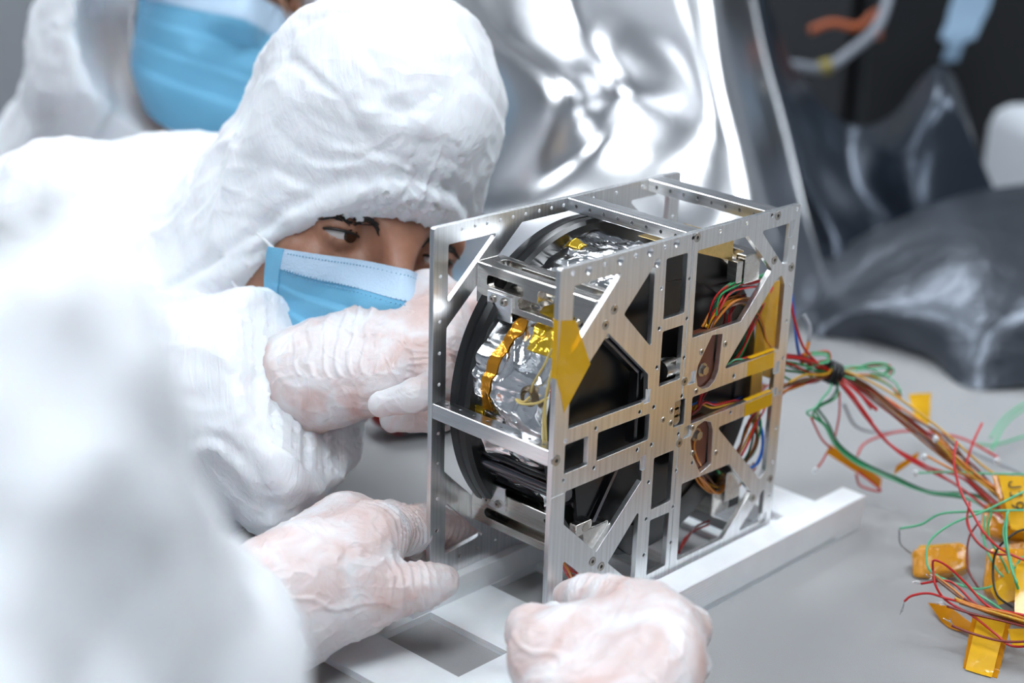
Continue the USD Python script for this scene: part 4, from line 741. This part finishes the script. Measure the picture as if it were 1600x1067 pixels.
part(t, 'strip', strip(spline([P(1535, -60, 2.15), P(1512, 20, 2.14), P(1496, 60, 2.13), P(1484, 95, 2.14)], 6), RT, [.05]*7+[.045]*6+[.02]*6, .003), plain('pale_blue_cloth', (.22, .33, .45), .8), 40)
c0 = P(1525, 300, 2.04); c0[2] = TAB
t = thing('pale_box', 'pale rounded box with a yellow sticker behind the dark bags', 'box', c0)
part(t, 'case', lbox(c0 + TV*.14, .22, .16, .125, .03), M_PALEBOX, 40)
st = P(1492, 210, 2.04)
t = thing('support_post', 'grey upright post at the top right edge', 'post', P(1592, 20, 2.85) * [1, 1, 0] + [0, 0, TAB]); q = LOCS[t]
part(t, 'column', lbox(q, .05, .05, .5, .004), M_LEG, 30)
part(t, 'foot', lbox(q, .12, .12, .012, .003), M_LEG, 30)
t = thing('dark_tablet', 'black tablet with a white rim lying beside the sleeve', 'tablet', PZ(440, 800, TAB)); a, b = PZ(497, 742, TAB), PZ(458, 850, TAB); e = (b-a)/np.linalg.norm(b-a); n_ = np.cross([0, 0, 1], e); n_ *= np.sign(np.dot(n_, -RT))
T4 = np.column_stack([e, n_, [0, 0, 1], a])
part(t, 'rim', rbox(-.06, .16, -.001, .007, .0003, .009, .001).transform(T4) if np.linalg.det(T4[:, :3]) > 0 else rbox(-.16, .06, -.001, .007, .0003, .009, .001).transform(T4 @ np.diag([-1, 1, 1, 1])), M_FRAMEW, 20, 'white rim')
part(t, 'screen', rbox(-.055, .155, .0072, .13, .0003, .008, .001).transform(T4) if np.linalg.det(T4[:, :3]) > 0 else rbox(-.155, .055, .0072, .13, .0003, .008, .001).transform(T4 @ np.diag([-1, 1, 1, 1])), M_BLKGLOSS, 20)
t = thing('hand_tool', 'black tool with a red tip lying behind the closed fist', 'tool', PZ(640, 680, TAB))
k0, k1, k2 = PZ(596, 672, TAB) + [0, 0, .013], PZ(622, 682, TAB) + [0, 0, .014], PZ(740, 660, TAB) + [0, 0, .016]
part(t, 'handle', m3.Manifold.batch_hull([m3.Manifold.sphere(r, 24).scale([1, 1, .8]).translate(p_) for p_, r in ((k1, .013), (k1*.5+k2*.5, .018), (k2, .018))]), M_RUBBER, 40, 'black handle')
part(t, 'tip', m3.Manifold.batch_hull([m3.Manifold.sphere(r, 20).translate(p_) for p_, r in ((k0, .009), (k1, .012))]), M_REDP, 40, 'red tip')

# ---------------------------------------------------------------- wire harness hanging out at the rear
wh = thing('wire_harness', 'bundle of red, green and amber wires with taped tags trailing over the table', 'wires', PZ(1400, 700, TAB))
LOCS[wh] = PZ(1400, 700, TAB)
def bundle(cols, pts, spread, r=.0008, seed=0, w=.45):
    rng = random.Random(seed); base = np.array([P(*q) for q in pts]); base[:, 2] = np.maximum(base[:, 2], TAB + .002)
    sp = np.broadcast_to(spread, len(base))[:, None]
    for c in cols:
        o = np.array([rng.gauss(0, 1) for _ in range(3)])*sp; j = np.array([[rng.gauss(0, w) for _ in range(3)] for _ in base])*sp
        pa = spline(base + o + j, 7); pa[:, 2] = np.maximum(pa[:, 2], TAB + r)
        part(wh, 'wire', tube(pa, r, 6), WIRE[c], True, c.replace('_', ' ') + ' wire')
tie = (1300, 582, 1.20)
bundle(['red']*5 + ['dark_red'], [(1205, 556, 1.145), (1245, 560, 1.16), (1275, 572, 1.18), tie, (1335, 605, 1.20), (1375, 640, 1.205)], [.003, .003, .0022, .0012, .002, .004], .0009, 1)
bundle(['green', 'green', 'pale_green', 'dark_green', 'green'], [(1205, 566, 1.15), (1235, 572, 1.16), (1260, 584, 1.18), tie, (1320, 590, 1.20)], [.004, .0045, .004, .0015, .003], .0009, 2)
bundle(['orange', 'brown', 'yellow', 'orange', 'brown'], [(1200, 610, 1.15), (1240, 596, 1.17), (1275, 590, 1.19), tie, (1345, 600, 1.205), (1400, 640, 1.20), (1460, 690, 1.195), (1520, 745, 1.19), (1575, 790, 1.18), (1640, 830, 1.17)], [.004, .003, .002, .0012, .002, .003, .003, .003, .004, .006], .0009, 3)
bundle(['red', 'red', 'dark_red', 'brown', 'dark_red', 'red', 'brown', 'orange'], [tie, (1340, 606, 1.205), (1395, 640, 1.20), (1455, 690, 1.195), (1515, 742, 1.19), (1570, 790, 1.18), (1640, 845, 1.17)], [.0012, .0025, .0035, .004, .004, .005, .007], .0009, 4)
bundle(['red', 'red', 'red'], [tie, (1330, 622, 1.20), (1362, 660, 1.205), (1400, 700, 1.20), (1450, 735, 1.20), (1500, 760, 1.195), (1540, 790, 1.19), (1580, 830, 1.175)], [.001, .002, .0035, .003, .004, .005, .004, .006], .0008, 5)
bundle(['red'], [(1199, 640, 1.15), (1225, 608, 1.16), (1262, 596, 1.18), tie], .0008, .0011, 6); bundle(['red'], [(1236, 470, 1.14), (1243, 505, 1.145), (1258, 545, 1.16), (1285, 572, 1.185), tie], .0006, .0010, 7)
bundle(['blue'], [(1240, 462, 1.15), (1244, 500, 1.155), (1249, 545, 1.16), (1256, 570, 1.17)], .0008, .0011, 8); bundle(['grey'], [(1256, 492, 1.17), (1266, 512, 1.17), (1264, 535, 1.17)], .0003, .0015, 9); bundle(['orange'], [(1264, 533, 1.17), (1258, 555, 1.17), (1252, 572, 1.17)], .0003, .0014, 10)
bundle(['green', 'pale_green', 'red', 'green'], [tie, (1335, 578, 1.215), (1365, 572, 1.225), (1390, 574, 1.23), (1388, 588, 1.23), (1360, 590, 1.225)], .0018, .0007, 11)
bundle(['green', 'white', 'orange', 'pale_green'], [tie, (1345, 582, 1.21), (1375, 588, 1.22), (1398, 605, 1.22), (1408, 618, 1.22), (1400, 612, 1.22)], .0022, .0007, 12)
bundle(['green', 'pale_green', 'red'], [(1250, 556, 1.165), (1275, 550, 1.175), (1296, 550, 1.18), (1298, 562, 1.18), (1282, 566, 1.18), (1262, 572, 1.175)], .0012, .0007, 13)
bundle(['green', 'green', 'dark_green', 'pale_green'], [tie, (1308, 602, 1.195), (1298, 622, 1.19), (1280, 634, 1.19), (1276, 642, 1.19), (1292, 662, 1.20), (1310, 695, 1.215), (1345, 722, 1.22), (1400, 745, 1.22), (1450, 765, 1.22), (1510, 772, 1.21), (1560, 790, 1.19)], [.001, .003, .003, .003, .003, .002, .0012, .0015, .0015, .002, .003, .004], .0008, 14)
bundle(['red'], [(1312, 612, 1.2), (1310, 650, 1.21), (1304, 690, 1.22)], .0006, .0008, 15); bundle(['red'], [(1268, 652, 1.19), (1285, 685, 1.21), (1300, 700, 1.22)], .0004, .0008, 16); bundle(['red', 'orange'], [(1296, 700, 1.22), (1285, 722, 1.22), (1274, 735, 1.22)], .0005, .0007, 17)
bundle(['red'], [(1340, 712, 1.24), (1350, 695, 1.26), (1375, 682, 1.27), (1420, 674, 1.27), (1500, 684, 1.26), (1560, 715, 1.24)], .0005, .0009, 18); bundle(['red'], [(1336, 740, 1.24), (1345, 758, 1.25), (1375, 765, 1.25), (1340, 735, 1.24)], .0004, .0009, 19)
bundle(['grey'], [(1318, 632, 1.27), (1335, 665, 1.29), (1372, 676, 1.30), (1440, 675, 1.30), (1530, 712, 1.28), (1620, 750, 1.25)], .0004, .0013, 20)
bundle(['yellow', 'orange'], [(1462, 686, 1.17), (1500, 725, 1.165), (1550, 765, 1.16), (1600, 795, 1.15), (1660, 830, 1.14)], .001, .0009, 21); bundle(['orange'], [(1444, 714, 1.18), (1490, 738, 1.175), (1540, 760, 1.165), (1600, 800, 1.15)], .0004, .0009, 22)
bundle(['pale_green'], [(1430, 739, 1.19), (1480, 738, 1.18), (1540, 741, 1.17), (1620, 742, 1.16)], .0004, .0007, 23); bundle(['pale_green', 'pale_green'], [(1534, 695, 1.32), (1560, 660, 1.35), (1600, 625, 1.38), (1650, 610, 1.4)], .003, .0010, 24); bundle(['pale_green'], [(1530, 694, 1.32), (1560, 695, 1.33), (1610, 680, 1.35), (1660, 670, 1.36)], .0006, .0010, 25)
bundle(['red'], [(1534, 662, 1.20), (1520, 690, 1.19), (1510, 720, 1.185), (1508, 745, 1.18)], .0005, .0009, 26); bundle(['red'], [(1495, 690, 1.14), (1490, 720, 1.13), (1500, 765, 1.12), (1520, 805, 1.11), (1540, 835, 1.10), (1570, 862, 1.09), (1640, 890, 1.08)], .0005, .0009, 27)
bundle(['pale_green'], [(1406, 826, 1.14), (1440, 818, 1.135), (1470, 803, 1.13), (1520, 800, 1.125), (1600, 798, 1.12)], .0005, .0008, 28); bundle(['grey'], [(1405, 828, 1.14), (1408, 850, 1.15), (1424, 866, 1.165)], .0003, .0006, 29)
bundle(['pale_green'], [(1600, 770, 1.13), (1540, 800, 1.12), (1490, 820, 1.115), (1455, 845, 1.11), (1446, 870, 1.105), (1455, 895, 1.10), (1490, 912, 1.10), (1530, 920, 1.10), (1570, 905, 1.10), (1598, 870, 1.10)], .0006, .0008, 30)
bundle(['red'], [(1457, 890, 1.075), (1460, 875, 1.07), (1480, 884, 1.07), (1510, 910, 1.07), (1550, 950, 1.065), (1620, 965, 1.06)], .0004, .0008, 31); bundle(['red'], [(1457, 890, 1.075), (1462, 915, 1.07), (1480, 938, 1.07), (1520, 962, 1.065), (1556, 990, 1.06), (1580, 1009, 1.055), (1620, 1008, 1.05)], .0004, .0008, 32)
bundle(['red'], [(1413, 938, 1.08), (1425, 930, 1.078), (1450, 926, 1.075), (1480, 935, 1.07), (1520, 945, 1.07), (1600, 960, 1.06)], .0004, .0008, 33); bundle(['red'], [(1440, 912, 1.085), (1470, 908, 1.08), (1490, 912, 1.08), (1520, 940, 1.075), (1536, 952, 1.07)], .0004, .0008, 34)
bundle(['dark_red'], [(1480, 947, 1.07), (1520, 958, 1.065), (1570, 970, 1.06), (1630, 985, 1.05)], .0004, .0008, 35); bundle(['dark_red'], [(1490, 979, 1.06), (1530, 995, 1.055), (1575, 1005, 1.05), (1630, 1003, 1.05)], .0004, .0008, 36)
bundle(['pale_green'], [(1490, 893, 1.09), (1515, 918, 1.085), (1550, 940, 1.08), (1580, 962, 1.07)], .0004, .0008, 37); bundle(['brown', 'orange'], [(1462, 902, 1.08), (1490, 925, 1.075), (1520, 948, 1.07), (1580, 968, 1.065), (1640, 985, 1.05)], .0008, .0008, 38)
bundle(['pale_green', 'green', 'pale_green'], [(1575, 800, 1.10), (1572, 840, 1.09), (1580, 885, 1.08), (1590, 912, 1.075)], .0016, .0008, 39); bundle(['black'], [(1620, 826, 1.11), (1590, 832, 1.10), (1560, 860, 1.10), (1553, 895, 1.10), (1560, 930, 1.09), (1584, 950, 1.08)], .0004, .0008, 40)
bundle(['dark_red'], [(1530, 815, 1.12), (1515, 840, 1.115), (1512, 870, 1.11), (1514, 895, 1.105), (1530, 920, 1.10)], .0004, .0008, 41); bundle(['red', 'red'], [(1515, 785, 1.12), (1510, 815, 1.115), (1525, 845, 1.11), (1550, 862, 1.105), (1580, 868, 1.10)], .0015, .0007, 42)
bundle(['green', 'pale_green'], [(1545, 800, 1.13), (1543, 840, 1.12), (1560, 880, 1.11), (1575, 900, 1.10)], .0018, .0008, 43); bundle(['orange', 'yellow', 'brown', 'orange', 'dark_red'], [(1500, 940, 1.07), (1540, 955, 1.065), (1590, 970, 1.06), (1640, 985, 1.05)], .002, .0009, 44)
for i, (x, y, d, dx, dy) in enumerate([(1413, 938, 1.08, -6, 18), (1440, 912, 1.085, -10, -3), (1480, 947, 1.07, -12, -5), (1490, 979, 1.06, -8, -10), (1490, 893, 1.09, -8, -5), (1462, 902, 1.08, -12, -4)]):
    rng = random.Random(200+i)
    for j in range(4):
        e = [(x, y, d), (x+dx*.5+rng.gauss(0, 2), y+dy*.5+rng.gauss(0, 2), d), (x+dx+rng.gauss(0, 3), y+dy+rng.gauss(0, 3), d)]
        part(wh, 'bare_strand', tube(spline([P(*q) for q in e], 4), .00022, 5), M_TIN, True, 'bare tinned wire strands')
ti = P(*tie); ax = P(1330, 600, 1.205) - P(1270, 572, 1.18); ax /= np.linalg.norm(ax)
for k in (-.004, 0, .004):
    w = trimesh.creation.torus(.0068, .0016, major_sections=28, minor_sections=8); T_ = trimesh.geometry.align_vectors([0, 0, 1], ax); T_[:3, 3] = ti + ax*k; w.apply_transform(T_); part(wh, 'lacing_tie', w, WIRE['black'], True, 'black lacing tie')
def flag(corners, m_, lab, amp=.0012, n=26, seed=0, dz=0, name='tape_flag'):  # bent film between four corners (pixel, depth), slightly buckled
    c = [P(*q) for q in corners]; u, v = np.meshgrid(np.linspace(0, 1, n), np.linspace(0, 1, n), indexing='ij'); u, v = u[..., None], v[..., None]
    X = c[0]*(1-u)*(1-v) + c[1]*u*(1-v) + c[2]*u*v + c[3]*(1-u)*v; N = np.cross(c[1]-c[0], c[3]-c[0]); N /= np.linalg.norm(N); N *= np.sign(N @ -FW)
    X = X + N*(fbm(X, 60, 2, seed)*amp*3 + amp*np.sin(u[..., 0]*2.5+seed)*1.2 + dz)[..., None]; X[..., 2] = np.maximum(X[..., 2], TAB + .0008 + dz)
    return part(wh, name, grid_sheet(X, .0003), m_, 40, lab), c, N
flag([(1418, 617, 1.33), (1456, 613, 1.34), (1452, 668, 1.33), (1428, 655, 1.325)], M_KAPG, 'small folded yellow tape flag', .0015, seed=1)
flag([(1296, 694, 1.24), (1380, 748, 1.26), (1378, 763, 1.262), (1290, 708, 1.24)], M_KAP, 'long amber tape strip', .0018, seed=2)
flag([(1400, 728, 1.24), (1436, 705, 1.24), (1434, 716, 1.24), (1396, 742, 1.24)], M_KAP, 'small amber tape strip', .0012, seed=3)
jt, jc, jn = flag([(1560, 742, 1.152), (1640, 745, 1.152), (1652, 842, 1.140), (1580, 826, 1.142)], M_KAPG, 'amber tag printed J19', .0006, seed=4, name='label_tag')
flag([(1550, 742, 1.156), (1570, 742, 1.154), (1592, 828, 1.144), (1570, 820, 1.146)], M_KAP, 'amber tape margin of the printed tag', .0006, seed=4)
tm = meshkit.text_mesh('J19', .0085, .0002); ey = P(1582, 752, 1.150) - P(1590, 806, 1.144); ey = -ey/np.linalg.norm(ey); ez = jn - ey*(jn @ ey); ez /= np.linalg.norm(ez); ex = np.cross(ey, ez)   # reads downwards
v = np.array(tm.vertices); v[:, 0] -= v[:, 0].min(); LOCS[jt] = LOCS[wh]
part(jt, 'lettering', (P(1574, 753, 1.1505) + jn*.0016 + v[:, :1]*ey + v[:, 1:2]*np.cross(ez, ey) + v[:, 2:]*ez, np.array(tm.faces)), M_INK, False, 'black letters J19')
def wad(c, e1, e2, h, m_, seed, lab):              # connector wrapped in tape
    c, a, b = P(*c), P(*e1), P(*e2); u = a - c; w = b - c; ln = np.linalg.norm(u); wd = np.linalg.norm(w); u /= ln; w -= u*(w @ u); w /= np.linalg.norm(w); n_ = np.cross(u, w); n_ *= np.sign(n_[2])
    s_ = trimesh.creation.icosphere(5); q = np.array(s_.vertices); q = np.sign(q)*np.abs(q)**.3; X = c + q[:, :1]*u*ln + q[:, 1:2]*w*wd + q[:, 2:]*n_*h
    X = X*1; nn = s_.vertices; d = np.abs(ridge(X, 55, seed))*.0012 + ridge(X, 200, seed+1)*.0003; X += (nn[:, :1]*u + nn[:, 1:2]*w + nn[:, 2:]*n_)*d[:, None]; X[:, 2] = np.maximum(X[:, 2], TAB + .0005)
    return part(wh, 'taped_connector', (X, np.array(s_.faces)), m_, 14, lab)
for x, y, d in ((1462, 686, 1.165), (1444, 714, 1.178), (1558, 720, 1.235), (1430, 739, 1.188), (1274, 735, 1.215)):
    w = trimesh.creation.icosphere(2, .0021); w.apply_scale([1, 1, 1.3]); w.apply_translation(P(x, y, d)); part(wh, 'solder_sleeve', w, M_HEAT, True, 'small pale solder sleeve')
M_WAD = plain('glossy_amber_wrap', (.70, .29, .008), .09, 0, (260, .0009, 2), coat_weight=.9)
wad((1470, 878, 1.165), (1512, 872, 1.16), (1466, 899, 1.16), .0045, M_WAD, 1, 'connector wrapped in shiny amber tape')
flag([(1436, 852, 1.172), (1500, 848, 1.165), (1498, 895, 1.16), (1430, 885, 1.17)], M_KAPG, 'flat amber tape end of the wrapped connector', .001, seed=5)
wad((1585, 822, 1.185), (1635, 832, 1.18), (1580, 846, 1.18), .006, M_WAD, 3, 'connector wrapped in shiny amber tape')
wad((1590, 900, 1.12), (1640, 905, 1.115), (1588, 935, 1.11), .006, M_WAD, 5, 'connector wrapped in shiny amber tape')
flag([(1528, 962, 1.075), (1572, 972, 1.07), (1548, 1066, 1.045), (1508, 1046, 1.05)], M_KAPG, 'broad yellow tape flag hanging towards the front', .0005, seed=6)
flag([(1520, 958, 1.078), (1580, 972, 1.072), (1556, 1072, 1.046), (1504, 1046, 1.053)], M_KAP, 'amber tape margin of the broad flag', .0005, seed=6, dz=-.0006)
flag([(1450, 942, 1.12), (1480, 945, 1.11), (1540, 990, 1.085), (1482, 985, 1.10)], M_KAP, 'thin amber tape strip under the wires', .0008, seed=7)
flag([(1575, 985, 1.07), (1640, 980, 1.06), (1645, 1012, 1.05), (1582, 1010, 1.06)], M_KAPG, 'short yellow tape flag', .0008, seed=8)
flag([(1588, 882, 1.09), (1625, 870, 1.085), (1625, 975, 1.065), (1585, 968, 1.07)], M_KAPG, 'upright amber tape strip at the picture edge', .0008, seed=9)
flag([(1545, 915, 1.10), (1590, 885, 1.09), (1600, 930, 1.085), (1560, 945, 1.09)], M_KAPG, 'short yellow tape flag', .001, seed=10)
# the heap goes on past the picture's right edge
rng = random.Random(77)
for i in range(46):
    c = np.array([rng.uniform(.28, .50), rng.uniform(-.38, -.12), TAB + rng.uniform(.006, .03)])
    if proj_x(c) < 1625: continue
    u = np.array([rng.uniform(-1, 1), rng.uniform(-1, 1), rng.uniform(-.2, .2)]); u /= np.linalg.norm(u); w = np.cross(u, [0, 0, 1.]) + np.array([0, 0, rng.uniform(-.3, .3)])
    L_, W_ = rng.uniform(.018, .042), rng.uniform(.010, .017); a, b = c - u*L_ - w*W_, c + u*L_ - w*W_; cv = rng.uniform(-.012, .014); X = np.array([[a + (b-a)*s_ + w*2*W_*t_ + np.array([0, 0, cv*math.sin(3.1*s_)]) for t_ in np.linspace(0, 1, 6)] for s_ in np.linspace(0, 1, 14)])
    X[..., 2] = np.maximum(X[..., 2], TAB + .001); part(wh, 'tape_flag', grid_sheet(X, .0003), M_KAPG if i % 3 else M_WAD, 40, 'amber tape flag in the heap of wires')
for i in range(60):
    a = np.array([rng.uniform(.30, .42), rng.uniform(-.24, -.10), TAB + rng.uniform(.01, .04)]); pts = [a]
    for k in range(5): pts.append(pts[-1] + np.array([rng.uniform(.01, .07), rng.uniform(-.07, .01), rng.uniform(-.012, .012)]))
    pa = spline(pts, 7); pa[:, 2] = np.maximum(pa[:, 2], TAB + .001)
    if min(proj_x(q) for q in pa) < 1604: continue
    part(wh, 'wire', tube(pa, .0008, 6), WIRE[rng.choice(['orange', 'red', 'brown', 'yellow', 'green', 'orange'])], True)
